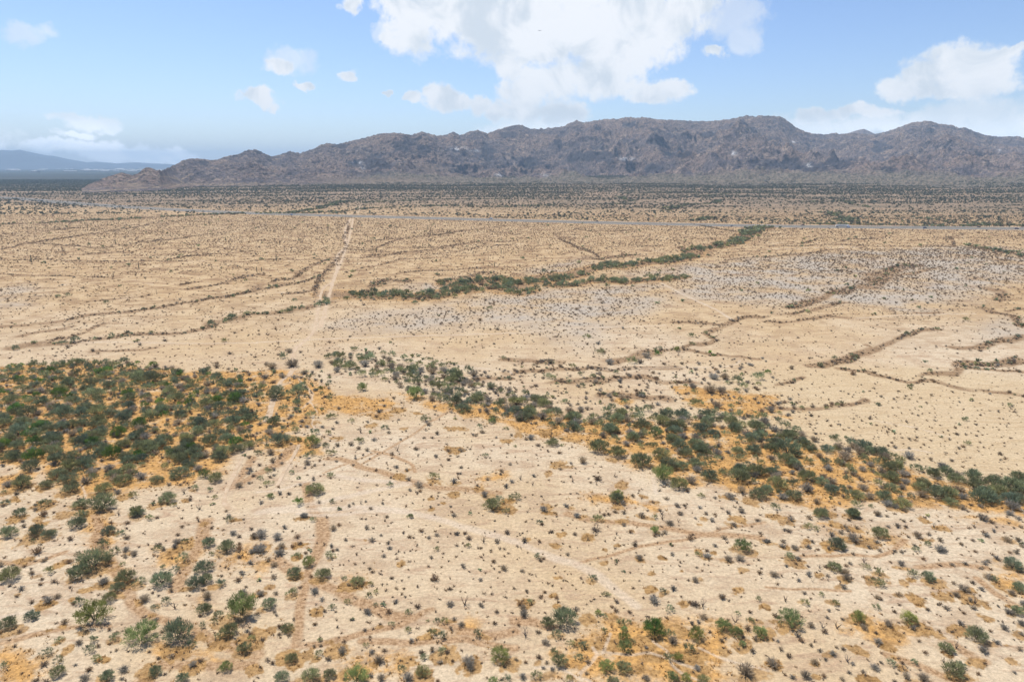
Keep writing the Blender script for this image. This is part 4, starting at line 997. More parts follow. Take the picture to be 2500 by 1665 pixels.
def far_rock(name, boulder=True):
    m, t = mat(name)
    pos = t.n('ShaderNodeTexCoord').outputs['Object']
    hk = attr(t, 'hk', 0)
    sk = t.n('ShaderNodeSeparateColor'); t.link(hk, sk.inputs[0])
    n1 = t.noise(pos, .0035, 5, .6); n2 = t.noise(pos, .022, 5, .7); n3 = t.noise(pos, .09, 4, .75); n4 = t.noise(pos, .010, 4, .6, .5)
    c = t.mix(t.ramp(n1, .38, .60), (.125, .102, .102, 1), (.220, .155, .120, 1))
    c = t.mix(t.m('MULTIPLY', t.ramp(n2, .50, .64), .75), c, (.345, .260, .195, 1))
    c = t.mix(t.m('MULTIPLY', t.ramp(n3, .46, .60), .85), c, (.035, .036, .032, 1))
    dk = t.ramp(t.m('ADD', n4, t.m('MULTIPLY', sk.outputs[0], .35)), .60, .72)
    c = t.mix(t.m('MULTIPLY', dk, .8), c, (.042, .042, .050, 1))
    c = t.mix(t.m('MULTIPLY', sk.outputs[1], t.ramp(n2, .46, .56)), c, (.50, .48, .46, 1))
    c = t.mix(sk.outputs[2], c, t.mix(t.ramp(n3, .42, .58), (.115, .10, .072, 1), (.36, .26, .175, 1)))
    b = t.n('ShaderNodeBump'); b.inputs['Strength'].default_value = 1.0; b.inputs['Distance'].default_value = 18.0
    t.link(t.m('ADD', n2, t.m('MULTIPLY', n3, .45)), b.inputs['Height'])
    ft = t.ramp(t.m('ADD', attr(t, 'foot', 2), t.m('MULTIPLY', t.m('SUBTRACT', n2, .5), .5)), .35, .80)
    ft = t.m('MULTIPLY', ft, t.m('SUBTRACT', 1.0, t.m('MULTIPLY', sk.outputs[2], .85)))
    c = t.mix(ft, c, t.mix(t.ramp(n3, .44, .56), (.215, .172, .125, 1), (.080, .078, .056, 1)))
    finish(t, c, .95, bump=b.outputs[0], spec=.1)
    return m
M_ROCK = far_rock('mountain_rock')

def build_hills():
    uc = np.arange(256, 3500, 1.9); uc = np.concatenate([uc[uc < 2600], np.arange(2600, 3600, 8.0)])
    Rr = np.interp(uc, [200,270,440,480,620,700,1000,1400,1800,1960,2190,2500,3500], [2600,2650,2750,3400,3900,4100,4600,5300,5600,6000,6200,6500,7200])
    R0 = np.interp(uc, [200,270,440,500,900,1250,1900,2500,3500], [2350,2400,2430,2650,2700,2600,2500,2500,2800])
    R0 = R0 + 260 * (fbm(uc / 150, uc * 0, 3, 5) - .5)
    s = np.concatenate([np.linspace(-.04, 1.0, 430), np.linspace(1.004, 1.75, 110)])
    S, U = np.meshgrid(s, uc, indexing='ij')
    RR_, RZ = R0[None, :], Rr[None, :]
    rad = RR_ + (RZ - RR_) * S
    az = np.arctan2((U - CX) / F, CP)
    x, y = rad * np.sin(az), rad * np.cos(az)
    zf = ground_z(x, y)
    # crest height that reaches the traced skyline
    tgt = np.interp(uc, SU, SV); te = tan_el(uc, tgt)
    te = te + 0.0006 * (fbm(uc / 9.0, uc * 0, 4, 3) - .5)
    Zc = CAMH + te * Rr
    up = np.clip(S, 0, 1); dn = np.clip((S - 1) / .75, 0, 1)
    # spurs and gullies run downhill, bent by noise
    wx = x + 260 * (fbm(x / 700, y / 700, 3, 71) - .5); wy = y + 260 * (fbm(x / 700, y / 700, 3, 81) - .5)
    rid = ridged(wx / 620, wy / 1250, 6, 21, .52)
    rid2 = ridged(wx / 170, wy / 230, 5, 31, .6)
    hill = fbm(wx / 900, wy / 900, 4, 41)
    amp = np.sin(np.pi * np.clip(up, 0, 1) ** 1.15) * sst(.05, .35, up)
    H = np.maximum(Zc[None, :] - zf, 6)
    pw = np.interp(uc, [200, 480, 900, 1400, 2500], [1.2, 1.35, 1.6, 1.85, 2.1])[None, :]
    prof = up ** pw
    z = H * prof
    z += H * amp * (.80 * (rid - .52) + .34 * (hill - .5)) + np.minimum(H, 300) * (amp * .9 + .1 * (up > 0)) * .30 * (rid2 - .5)
    z += sst(0, .08, up) * np.minimum(H * .1, 14) * (fbm(x / 26, y / 26, 4, 55, .6) - .5) * 1.9
    z = np.where(S > 1, H * (1 - dn) ** 1.2 - 20 * dn + H * .25 * np.sin(np.pi * dn) * (rid - .5), z)
    z = np.where(S < .0, S * 200, z)
    z = z * sst(0, .03, up + .03) + zf - 1.0
    # fit the crest to the skyline, keeping fine roughness
    el = ((z - CAMH) / rad).max(0)
    err = (te - el)
    ker = np.hanning(17); ker /= ker.sum()
    err = np.convolve(np.pad(err, 8, mode='edge'), ker, 'valid')
    z = z + err[None, :] * rad * sst(.15, 1.0, np.clip(S, 0, 1)) * (1 - dn)
    el = ((z - CAMH) / rad).max(0); err = te - el
    err = np.convolve(np.pad(err, 8, mode='edge'), ker, 'valid')
    z = z + err[None, :] * rad * sst(.3, 1.0, np.clip(S, 0, 1)) * (1 - dn)
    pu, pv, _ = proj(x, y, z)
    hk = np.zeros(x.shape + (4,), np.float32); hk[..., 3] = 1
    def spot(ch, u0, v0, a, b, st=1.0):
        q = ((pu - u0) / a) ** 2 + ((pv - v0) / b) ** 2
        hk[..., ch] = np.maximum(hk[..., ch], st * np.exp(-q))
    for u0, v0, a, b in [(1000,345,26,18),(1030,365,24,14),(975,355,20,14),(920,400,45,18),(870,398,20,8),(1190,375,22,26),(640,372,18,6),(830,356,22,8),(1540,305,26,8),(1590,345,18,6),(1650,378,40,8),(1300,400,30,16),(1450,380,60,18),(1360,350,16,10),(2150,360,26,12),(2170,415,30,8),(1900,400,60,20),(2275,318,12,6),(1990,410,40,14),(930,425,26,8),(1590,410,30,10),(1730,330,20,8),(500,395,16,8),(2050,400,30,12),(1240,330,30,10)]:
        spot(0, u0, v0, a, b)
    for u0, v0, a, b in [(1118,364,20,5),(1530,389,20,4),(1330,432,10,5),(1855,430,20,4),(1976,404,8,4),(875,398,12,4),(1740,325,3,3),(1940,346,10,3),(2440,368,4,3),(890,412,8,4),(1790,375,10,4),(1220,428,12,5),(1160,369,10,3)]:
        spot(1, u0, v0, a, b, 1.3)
    spot(2, 940, 443, 130, 9, .85); spot(2, 330, 452, 26, 5, .8); spot(2, 800, 452, 60, 7, .5); spot(2, 1060, 412, 50, 10, .35); spot(2, 620, 450, 120, 4, .6); spot(2, 1180, 452, 90, 8, .5)
    for s_ in ['1 680,510 900,515 1100,500 1300,488 1450,478 1560,455', '1 1030,455 1060,475 1100,500', '1 1030,455 1150,430 1270,398 1290,370 1330,345', '1 1450,380 1550,385 1640,410 1690,440 1640,460 1590,472', '1 1670,410 1720,380 1750,362 1780,362', '1 1730,435 1760,452 2000,462 2355,440', '2 180,685 240,700', '2 0,700 20,740']:
        c = 'P'; pts = []
        for tok in s_.split():
            if tok in CROPS: c = tok; continue
            a, b = tok.split(','); pts.append(cpx(c, float(a), float(b)))
        pts = np.array(pts)
        d = dist_line(pts, pu.ravel(), pv.ravel(), 6).reshape(pu.shape)
        hk[..., 2] = np.maximum(hk[..., 2], 1 - sst(.7, 1.8, d)) * 1.0
    hk[..., 2] = np.maximum(hk[..., 2], .55 * (1 - sst(.0, .10, up)) * sst(430, 520, U) * sst(.35, .55, fbm(x / 120, y / 60, 3, 88)))
    ns, nu = S.shape
    i = np.arange(ns - 1)[:, None] * nu; j = np.arange(nu - 1)[None, :]
    Q = np.stack([i + j, i + j + 1, i + nu + j + 1, i + nu + j], 2).reshape(-1, 4)[:, ::-1]
    V = np.column_stack([x.ravel(), y.ravel(), z.ravel()])
    foot = (1 - sst(.10, .42, up)) * sst(560, 1100, U)
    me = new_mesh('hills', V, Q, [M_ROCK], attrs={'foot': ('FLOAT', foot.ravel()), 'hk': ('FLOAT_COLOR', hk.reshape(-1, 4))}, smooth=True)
    link('hills', me, kind='structure')
build_hills()

def build_range(name, pts, R, depth, drop, seed, material, step=2.0, rough=.12):
    U0 = np.array([p[0] for p in pts], float); V0 = np.array([p[1] for p in pts], float)
    uc = np.arange(U0[0], U0[-1], step)
    te = tan_el(uc, np.interp(uc, U0, V0)); Zc = CAMH + te * R
    s = np.linspace(-1, 1, 60)
    S, U = np.meshgrid(s, uc, indexing='ij')
    rad = R + S * depth; az = np.arctan2((U - CX) / F, CP)
    x, y = rad * np.sin(az), rad * np.cos(az)
    k = 1 - np.abs(S)
    z = Zc[None, :] * k ** .9 + Zc[None, :] * np.sin(np.pi * k) * rough * 4 * (ridged(x / (depth * .25), y / (depth * .35), 5, seed) - .5) - drop * (1 - k)
    el = ((z - CAMH) / rad).max(0)
    z = z + ((te - el)[None, :] * rad) * k
    ns, nu = S.shape
    i = np.arange(ns - 1)[:, None] * nu; j = np.arange(nu - 1)[None, :]
    Q = np.stack([i + j, i + j + 1, i + nu + j + 1, i + nu + j], 2).reshape(-1, 4)[:, ::-1]
    hk = np.zeros((x.size, 4), np.float32)
    link(name, new_mesh(name, np.column_stack([x.ravel(), y.ravel(), z.ravel()]), Q, [material], attrs={'hk': ('FLOAT_COLOR', hk)}, smooth=True), kind='structure')
build_range('distant_mountains', [(-1500,380),(-1100,356),(-800,366),(-500,352),(-200,364),(0,360),(16,362),(32,361),(48,366),(72,371),(88,367.7),(111,369),(130,367),(149,372),(186,380),(207,382),(239,390),(279,397),(300,395.6),(345,399.5),(393,397),(414,399),(472,401.6),(560,404)], 20000, 4000, 30, 9, flatmat('far_slopes', (.045, .058, .075), .95, nz=.002))
build_range('distant_peak', [(1960,350),(1985,338),(2003,330),(2018,324),(2030,320),(2045,316.3),(2056,321),(2071,328),(2090,336),(2120,350)], 9200, 900, 30, 12, M_ROCK)
# ------------------------------------------------------------------ plants as things
def px_of(rows):
    z = ground_z(rows[:, 0], rows[:, 1])
    u, v, d = proj(rows[:, 0], rows[:, 1], z)
    return u, v, rows[:, 2] * 2 * F / d

def leafmesh(name, var, material, ico=0):
    V, T, sh = var[:3]
    return new_mesh(name, V, T, [material], attrs={'sh': ('FLOAT', sh)})
PROTO = {}
def proto(kind):
    if kind in PROTO: return PROTO[kind]
    out = []
    if kind in 'gdb':
        for i, c in enumerate(MESQ):
            V, T = stems(600 + i, c[3]); out.append((leafmesh('mesquite_crown', c, M_LEAF), new_mesh('mesquite_trunk', V, T, [M_BARK])))
    elif kind == 'p':
        for i, c in enumerate(PALO):
            V, T = stems(650 + i, c[3], .03); out.append((leafmesh('palo_verde_crown', c, M_LEAF), new_mesh('palo_verde_trunk', V, T, [M_BARKG])))
    elif kind == 's':
        for i, c in enumerate(GREY): out.append((leafmesh('grey_bush', c, M_TWIG), None))
    elif kind == 'k':
        for i, c in enumerate(CREO): out.append((leafmesh('creosote_bush', c, M_TWIG), None))
    elif kind == 'x':
        for i in range(4):
            g = np.random.default_rng(700 + i); V, T = [], []
            for q in range(5):
                a = q * 1.25 + g.random(); p = np.array([0, 0, -.05]); d = np.array([math.cos(a) * .6, math.sin(a) * .6, .8 + .5 * g.random()])
                rr_ = .07
                for sgm in range(4):
                    d = d + rdir(1, g)[0] * .35; d /= np.linalg.norm(d)
                    if d[2] < .05: d[2] = .1
                    q2 = p + d * (.36 - .04 * sgm); tube(p, q2, rr_, rr_ * .7, V, T, 4)
                    if sgm:
                        e = d + rdir(1, g)[0] * .9; e /= np.linalg.norm(e); e[2] = abs(e[2])
                        tube(q2, q2 + e * .32, rr_ * .55, rr_ * .2, V, T, 3)
                    p = q2; rr_ *= .7
            V = np.array(V); V[:, 2] = np.maximum(V[:, 2], -.05)
            me = new_mesh('dead_shrub', V, np.array(T), [M_TWIG], attrs={'sh': ('FLOAT', np.ones(len(V)))})
            out.append((me, None))
    PROTO[kind] = out
    return out
M_BARKG = flatmat('green_bark', (.13, .14, .07))

GROUPS = [('mesquite_tree', 'gdb', 300, 'mesquite trees on the desert floor', 'mesquite tree', 1.0),
          ('palo_verde_tree', 'p', 300, 'palo verde trees on the desert floor', 'palo verde tree', 1.0),
          ('grey_bush', 's', 300, 'grey bushes on the desert floor', 'desert bush', .95),
          ('creosote_bush', 'k', 300, 'creosote bushes on the desert floor', 'creosote bush', 1.0),
          ('dead_shrub', 'x', 100, 'dead shrubs on the desert floor', 'dead shrub', 1.0)]
WORD = {'g': 'mid-green mesquite', 'd': 'dark green mesquite', 'b': 'bright green mesquite', 'p': 'yellow-green palo verde', 's': 'grey twiggy bush', 'k': 'brown creosote bush', 'x': 'bare dead shrub'}
XW = ['at the left edge', 'at far left', 'on the left', 'left of centre', 'near centre left', 'near centre right', 'right of centre', 'on the right', 'at far right', 'at the right edge']
YB = [(1600, 'along the bottom'), (1530, 'near the bottom'), (1460, 'low foreground'), (1390, 'foreground'), (1320, 'mid foreground'), (1250, 'upper foreground'),
      (1180, 'beyond the foreground'), (1110, 'below the middle'), (1050, 'just below mid-picture'), (990, 'at mid-picture'), (930, 'above mid-picture'), (860, 'beyond thickets'), (760, 'middle distance'), (640, 'far flats'), (0, 'near the highway')]
ORD = ['leftmost', 'second from left', 'third from left', 'fourth from left', 'fifth from left', 'sixth from left', 'seventh from left', 'eighth from left', 'ninth from left', 'tenth from left']
REST = {}
PLANTS = []
for name, kinds, nmax, grp, cat_, keep in GROUPS:
    rows = np.vstack([REC[k] for k in kinds]); kk = np.concatenate([[k] * len(REC[k]) for k in kinds])
    u, v, s = px_of(rows)
    inv = (u > -12) & (u < 2512) & (v > 405) & (v < 1680)
    score = np.where(inv, s, 0)
    order = np.argsort(-score)[:nmax]
    order = order[score[order] > 2]
    REST[name] = (np.delete(rows, order, 0), np.delete(kk, order))
    for i in order: PLANTS.append((name, kk[i], rows[i], u[i], v[i], s[i], grp, cat_))
allr = np.array([p[2] for p in PLANTS])
fl = fields(allr[:, 0], allr[:, 1], True)
lab = []
szq = {}
for name in set(p[0] for p in PLANTS):
    q = np.array([p[2][2] for p in PLANTS if p[0] == name]); szq[name] = np.quantile(q, [.33, .72]) if len(q) else (0, 0)
for i, (name, k, r_, u, v, s, grp, cat_) in enumerate(PLANTS):
    a, b = szq[name]
    size = 'small' if r_[2] < a else ('mid-sized' if r_[2] < b else 'large')
    if fl['ocher'][i] > .45: g_ = 'on a rusty patch'
    elif fl['og'][i] > .55: g_ = 'in orange grass'
    elif fl['sandy'][i] > .4: g_ = 'beside a wash'
    elif fl['gray'][i] > .5: g_ = 'on grey gravel'
    elif fl['wash'][i] > .5: g_ = 'along a wash'
    else: g_ = 'on pale sand'
    yb = next(w_ for t_, w_ in YB if v >= t_)
    lab.append(f"{size} {WORD[k]} {g_}, {yb}, {XW[int(min(9, max(0, u // 250)))]}")
from collections import defaultdict
ORD += [w_ + ' from left' for w_ in ('eleventh', 'twelfth', 'thirteenth', 'fourteenth', 'fifteenth', 'sixteenth', 'seventeenth', 'eighteenth', 'nineteenth', 'twentieth')]
def split_same():
    s_ = defaultdict(list)
    for i, l in enumerate(lab): s_[l].append(i)
    return [(l, idx) for l, idx in s_.items() if len(idx) > 1]
for l, idx in split_same():
    if len(idx) > 4:
        idx.sort(key=lambda i: -PLANTS[i][4])
        for n_, i in enumerate(idx): lab[i] = l + (', nearer' if n_ * 2 < len(idx) else ', farther')
for l, idx in split_same():
    idx.sort(key=lambda i: PLANTS[i][3])
    for n_, i in enumerate(idx): lab[i] = l + ', ' + (ORD[min(n_, 19)] if n_ < len(idx) - 1 else 'rightmost')
print('longest label', max(len(l.split()) for l in lab), 'unique', len(set(lab)), len(lab))
lab = [' '.join(l.split()[:16]) if len(l.split()) > 16 else l for l in lab]

HS = {'g': .95, 'd': .95, 'b': 1.05, 'p': 1.1, 's': .95, 'k': .95, 'x': 1.1}
def place_plant(name, k, row, label, grp, cat_):
    pr = proto(k); me, tr = pr[rng.integers(0, len(pr))]
    z = float(ground_z(row[0], row[1])); a = rng.random() * 6.283; r = row[2]; h = r * HS[k] * (.82 + .36 * rng.random())
    c = tints(k, 1)[0]
    if tr is None:
        o = bpy.data.objects.new(name, me); sc.collection.objects.link(o)
        o.location = (row[0], row[1], z); o.rotation_euler = (0, 0, a); o.scale = (r, r, h); o.color = (*c, 1)
    else:
        o = bpy.data.objects.new(name, None); sc.collection.objects.link(o)
        o.empty_display_size = .3
        o.location = (row[0], row[1], z); o.rotation_euler = (0, 0, a); o.scale = (r, r, h)
        cr = bpy.data.objects.new('crown', me); sc.collection.objects.link(cr); cr.parent = o; cr.color = (*c, 1)
        tk = bpy.data.objects.new('trunk', tr); sc.collection.objects.link(tk); tk.parent = o
    o['label'] = label; o['category'] = cat_; o['group'] = grp
for (name, k, r_, u, v, s, grp, cat_), l in zip(PLANTS, lab): place_plant(name, k, r_, l, grp, cat_)

def mass(nm, src, kinds, hi, lo, cut, fr, label, hs=.95):
    rows, kk = REST[src]
    m = np.isin(kk, list(kinds)); rows, kk = rows[m], kk[m]
    if not len(rows): return
    t = np.vstack([tints(k, 1) for k in kk])
    s = px_of(rows)[2]
    a = s > cut
    out = []
    if a.any(): out.append((hi, a))
    if (~a).any(): out.append((lo, ~a))
    for var, mm in out: merged(nm, var, rows[mm], t[mm], hs, M_LEAFS, kind='stuff', label=label)
mass('mesquite_thicket', 'mesquite_tree', 'gdb', MESQ_L, BLOB_F, 14, None, 'mass of smaller green mesquites filling the thickets and washes')
mass('grey_scrub', 'grey_bush', 's', GREY_L, GREY_L, 12, None, 'smaller grey twiggy scrub among the mesquites and flats')
mass('creosote_scrub', 'creosote_bush', 'k', CREO_L, CREO_F, 5.0, None, 'countless small dark creosote dotting the pale flats')
t = np.array([[.135, .145, .100]]) * (1 + (rng.random((len(FAN), 1)) - .5) * .6)
merged('fan_scrub', BLOB_F, FAN, t, .95, M_LEAFS, kind='stuff', label='dark green scrub covering the slope beyond the highway')
merged('fan_creosote', CREO_F, FANK, tints('k', len(FANK)), .9, M_LEAFS, kind='stuff', label='brown creosote dotting the sand just beyond the highway')

# dry grass: thin straw-coloured blades over the orange ground
GT = []
for i in range(5):
    g = np.random.default_rng(800 + i); n = 9
    a_ = g.random(n) * 6.283; rd_ = g.random(n) * .8
    b_ = np.column_stack([np.cos(a_) * rd_, np.sin(a_) * rd_, np.zeros(n)])
    D_ = rdir(n, g, 1.6); V, T = tri_leaf(b_, D_, perp(D_, g), .5 + .5 * g.random(n), .16 + .1 * g.random(n))
    GT.append((V, T, np.repeat(.7 + .6 * g.random(n), 3)))
x, y = jitter_grid(-330, 330, 72, 330, 1.15)
ok = np.abs(x) < .85 * y + 25
x, y = x[ok], y[ok]
f_ = fields(x, y, True)
pr_ = np.maximum(f_['og'] * sst(.40, .60, fbm(x / 5, y / 5, 4, 303)) * .8, f_['ocher'] * .55)
ok = rng.random(x.size) < pr_
x, y, oc_ = x[ok], y[ok], f_['ocher'][ok]
base_ = np.where((rng.random(x.size) < .3 + .5 * oc_)[:, None], np.array([[.33, .185, .065]]), np.array([[.56, .345, .125]]))
GR = np.column_stack([x, y, .35 + .35 * rng.random(x.size)])
merged('dry_grass', GT, GR, base_ * (.8 + .4 * rng.random((len(x), 1))), .9, M_LEAFS, kind='stuff', label='dry orange grass between the bushes and trees')
print('grass', len(GR))

# ------------------------------------------------------------------ saguaros
M_SAG = flatmat('saguaro_skin', (.085, .11, .055), .8, nz=1.0)
def lathe(pts, k, V, T, base=np.zeros(3)):
    """tube through points with radii; ribbed by the alternate radius"""
    n0 = len(V)
    for j, (p, r) in enumerate(pts):
        p = np.array(p, float)
        q0 = np.array(pts[max(0, j - 1)][0], float); q1 = np.array(pts[min(len(pts) - 1, j + 1)][0], float)
        d = q1 - q0; d /= np.linalg.norm(d)
        a = np.cross(d, [0, 1, .01]); a /= np.linalg.norm(a); b = np.cross(d, a)
        for i in range(k):
            t_ = 2 * math.pi * i / k; rr_ = r * (1 if i % 2 else .86)
            V.append(p + base + (a * math.cos(t_) + b * math.sin(t_)) * rr_)
    for j in range(len(pts) - 1):
        for i in range(k):
            i2 = (i + 1) % k; A_, B_ = n0 + j * k, n0 + (j + 1) * k
            T.append((A_ + i, A_ + i2, B_ + i2)); T.append((A_ + i, B_ + i2, B_ + i))
    top = len(V); V.append(np.array(pts[-1][0], float) + base)
    B_ = n0 + (len(pts) - 1) * k
    for i in range(k): T.append((B_ + i, B_ + (i + 1) % k, top))
SAGP = []
for arms in ([], [(1, 2.2, 1.6)], [(1, 2.0, 1.8), (-1, 2.8, 1.2)]):
    V, T = [], []
    lathe([((0, 0, -.2), .26), ((0, 0, 1), .30), ((0, 0, 3), .31), ((0, 0, 5), .27), ((0, 0, 5.7), .2), ((0, 0, 6), .06)], 16, V, T)
    tm = new_mesh('saguaro_trunk', np.array(V), np.array(T), [M_SAG])
    ams = []
    for sx, z0, L in arms:
        V, T = [], []
        lathe([((0, 0, z0), .14), ((sx * .5, 0, z0 + .05), .18), ((sx * .85, 0, z0 + .35), .19), ((sx * .9, 0, z0 + .9), .19), ((sx * .9, 0, z0 + L), .16), ((sx * .9, 0, z0 + L + .15), .05)], 12, V, T)
        ams.append(new_mesh('saguaro_arm', np.array(V), np.array(T), [M_SAG]))
    SAGP.append((tm, ams))
SAG = [('5', 1278, 437, 62, 0, 'on open sand left of the dirt track'), ('5', 290, 378, 70, 1, 'on the far left flats beside a dark wash'), ('5', 2075, 180, 45, 2, 'beyond the flats left of the dirt track'), ('5', 805, 60, 45, 0, 'far left near a thin brown wash'), ('5', 1065, 215, 45, 0, 'left of centre on tan sand near the highway'),
       ('6', 190, 518, 62, 2, 'just left of the dirt track on pale sand'), ('6', 1060, 345, 40, 0, 'right of the dirt track beside a thin wash'), ('6', 1180, 325, 42, 1, 'among brown washes right of the dirt track'), ('6', 1110, 435, 45, 1, 'beside two merging washes right of the track'), ('6', 1225, 290, 45, 0, 'near the highway right of the dirt track'),
       ('6', 1535, 392, 38, 0, 'left one of a close pair near centre'), ('6', 1590, 390, 40, 1, 'right one of a close pair near centre'), ('6', 2195, 575, 48, 0, 'standing above the green wash near centre'), ('6', 2255, 455, 50, 0, 'on tan sand behind the green wash'), ('6', 52, 614, 42, 0, 'left of the dirt track near a wash fork'),
       ('6', 8, 618, 50, 0, 'far left of the dirt track beside a wash fork'), ('6', 1582, 235, 50, 0, 'close below the highway near centre'), ('6', 1695, 305, 40, 0, 'between thin washes below the highway'), ('1', 1005, 735, 50, 1, 'below the highway at left'), ('1', 640, 735, 40, 0, 'near dark brush below the highway at far left')]
for c, a, b, hpx, ty, ph in SAG:
    x, y = unproj(*cpx(c, a, b)); z = float(ground_z(x, y)); d = proj(x, y, z)[2]
    h = hpx / KS * d / F; s = h / 6.0
    tm, ams = SAGP[ty]
    o = link('saguaro_cactus', None, loc=(x, y, z)); o.rotation_euler = (0, 0, rng.random() - .5); o.scale = (max(s, .9), max(s, .9), s)
    link('trunk', tm, o)
    for am in ams: link('arm', am, o)
    o['label'] = ('tall ' if h > 5.5 else 'slender ') + ('branched saguaro ' if ams else 'single-stemmed saguaro ') + ph
    o['category'] = 'cactus'; o['group'] = 'saguaros on the flats'

# ------------------------------------------------------------------ traffic on the highway
def prism(outline, y0, y1, V, Q, bevel=.06):
    """side outline (x, z) extruded across the width, edges pulled in a little"""
    n = len(outline); c = np.mean(outline, 0); n0 = len(V)
    for yy, k in ((y0, 1 - bevel), (y0 + (y1 - y0) * .06, 1), (y1 - (y1 - y0) * .06, 1), (y1, 1 - bevel)):
        for p in outline: V.append((c[0] + (p[0] - c[0]) * k, yy, c[1] + (p[1] - c[1]) * k))
    for j in range(3):
        for i in range(n):
            i2 = (i + 1) % n; a, b = n0 + j * n, n0 + (j + 1) * n
            Q.append((a + i, a + i2, b + i2)); Q.append((a + i, b + i2, b + i))
    for j, rev in ((0, True), (3, False)):
        cc_ = len(V); V.append((c[0], (y0, 0, 0, y1)[j], c[1]))
        for i in range(n):
            a, b = n0 + j * n + i, n0 + j * n + (i + 1) % n
            Q.append((a, cc_, b) if rev else (a, b, cc_))
def pm(name, pieces, material):
    V, Q = [], []
    for o_, y0, y1 in pieces: prism(o_, y0, y1, V, Q)
    return new_mesh(name, np.array(V), np.array(Q), [material])
M_GLASS = flatmat('car_glass', (.03, .035, .04), .15, .6); M_TYRE = flatmat('tyre_rubber', (.03, .03, .03), .9); M_RIM = flatmat('wheel_rim', (.45, .45, .46), .4, .6); M_LAMP = flatmat('headlight', (.8, .8, .78), .2, .6)
def wheel(r, w_):
    V, T = [], []
    lathe([((0, -w_ / 2, 0), r * .85), ((0, -w_ * .35, 0), r), ((0, w_ * .35, 0), r), ((0, w_ / 2, 0), r * .85)], 20, V, T)
    return new_mesh('wheel', np.array(V), np.array(T), [M_TYRE])
def rim(r, w_):
    V, T = [], []
    lathe([((0, -w_ * .53, 0), r * .2), ((0, -w_ * .52, 0), r * .55), ((0, w_ * .52, 0), r * .55), ((0, w_ * .53, 0), r * .2)], 16, V, T)
    return new_mesh('rim', np.array(V), np.array(T), [M_RIM])
WH, RM, WH2, RM2 = wheel(.34, .24), rim(.34, .24), wheel(.5, .3), rim(.5, .3)
def vehicle(kind, paint):
    B = []
    if kind == 'sedan':
        body = [(-2.3, .3), (-2.35, .75), (-2.1, .98), (-1.0, 1.02), (1.0, .98), (2.1, .82), (2.35, .6), (2.3, .3)]
        cab = [(-1.75, .98), (-1.05, 1.42), (.25, 1.45), (1.15, .96)]; L = 1.4
    elif kind == 'pickup':
        body = [(-2.8, .45), (-2.8, 1.1), (-1.1, 1.12), (-1.0, 1.15), (1.3, 1.15), (2.6, 1.05), (2.75, .7), (2.7, .4)]
        cab = [(-.9, 1.12), (-.75, 1.8), (.6, 1.82), (1.35, 1.12)]; L = 1.75
    elif kind == 'van':
        body = [(-2.6, .35), (-2.65, 1.9), (-2.5, 2.1), (1.2, 2.1), (1.9, 1.3), (2.6, 1.05), (2.7, .6), (2.65, .35)]
        cab = [(.2, 1.3), (.2, 1.92), (1.25, 1.95), (1.78, 1.32)]; L = 1.65
    else:
        body = [(-2.3, .4), (-2.35, 1.1), (-2.2, 1.15), (1.0, 1.15), (2.1, 1.0), (2.3, .7), (2.25, .4)]
        cab = [(-2.15, 1.12), (-1.95, 1.72), (.3, 1.76), (1.15, 1.12)]; L = 1.4
    return pm('body', [(body, -.92, .92)] + ([] if kind == 'van' else [([(p[0] * .93, p[1] + (.03 if p[1] > 1.3 else 0)) for p in cab], -.72, .72)]), paint), pm('windows', [(cab, -.94 if kind == 'van' else -.78, .94 if kind == 'van' else .78)], M_GLASS), L
def on_road(u_, lane):
    x_ = np.interp(u_, RU, ROADW[:, 0])
    P_ = RP; i = int(np.argmin(np.abs(u_of(P_[:, 0], P_[:, 1]) - u_))); i = max(1, min(len(P_) - 2, i))
    T_ = P_[i + 1] - P_[i - 1]; T_ /= np.linalg.norm(T_); N_ = np.array([T_[1], -T_[0]])
    k_ = (u_ - u_of(*P_[i - 1])) / max(1e-6, (u_of(*P_[i + 1]) - u_of(*P_[i - 1])))
    c = P_[i - 1] + (P_[i + 1] - P_[i - 1]) * k_ + N_ * lane
    return c, math.atan2(T_[1], T_[0])
def paint(nm, rgb): return flatmat(nm, rgb, .3, .5, nz=.2)
CARS = [(722, 11.5, 'sedan', (.10, .22, .42), 'blue sedan on the highway left of the dirt track crossing', 1), (1192, -11.5, 'van', (.8, .8, .8), 'white van on the highway just right of the dirt track', -1), (1453, -15.5, 'sedan', (.03, .03, .035), 'black sedan on the highway near centre', -1),
        (1966, -12, 'pickup', (.14, .03, .03), 'dark red pickup on the highway beside green roadside trees', -1), (2248, 12, 'suv', (.03, .05, .10), 'dark blue sport utility car on the right half of the highway', 1),
        (2402, -12, 'sedan', (.05, .05, .055), 'charcoal sedan on the highway near the right side', -1), (2468, 12, 'suv', (.10, .02, .025), 'maroon sport utility car nearest the right edge', 1), (1785, 15, 'sedan', (.35, .36, .37), 'silver sedan on the highway right of centre', 1)]
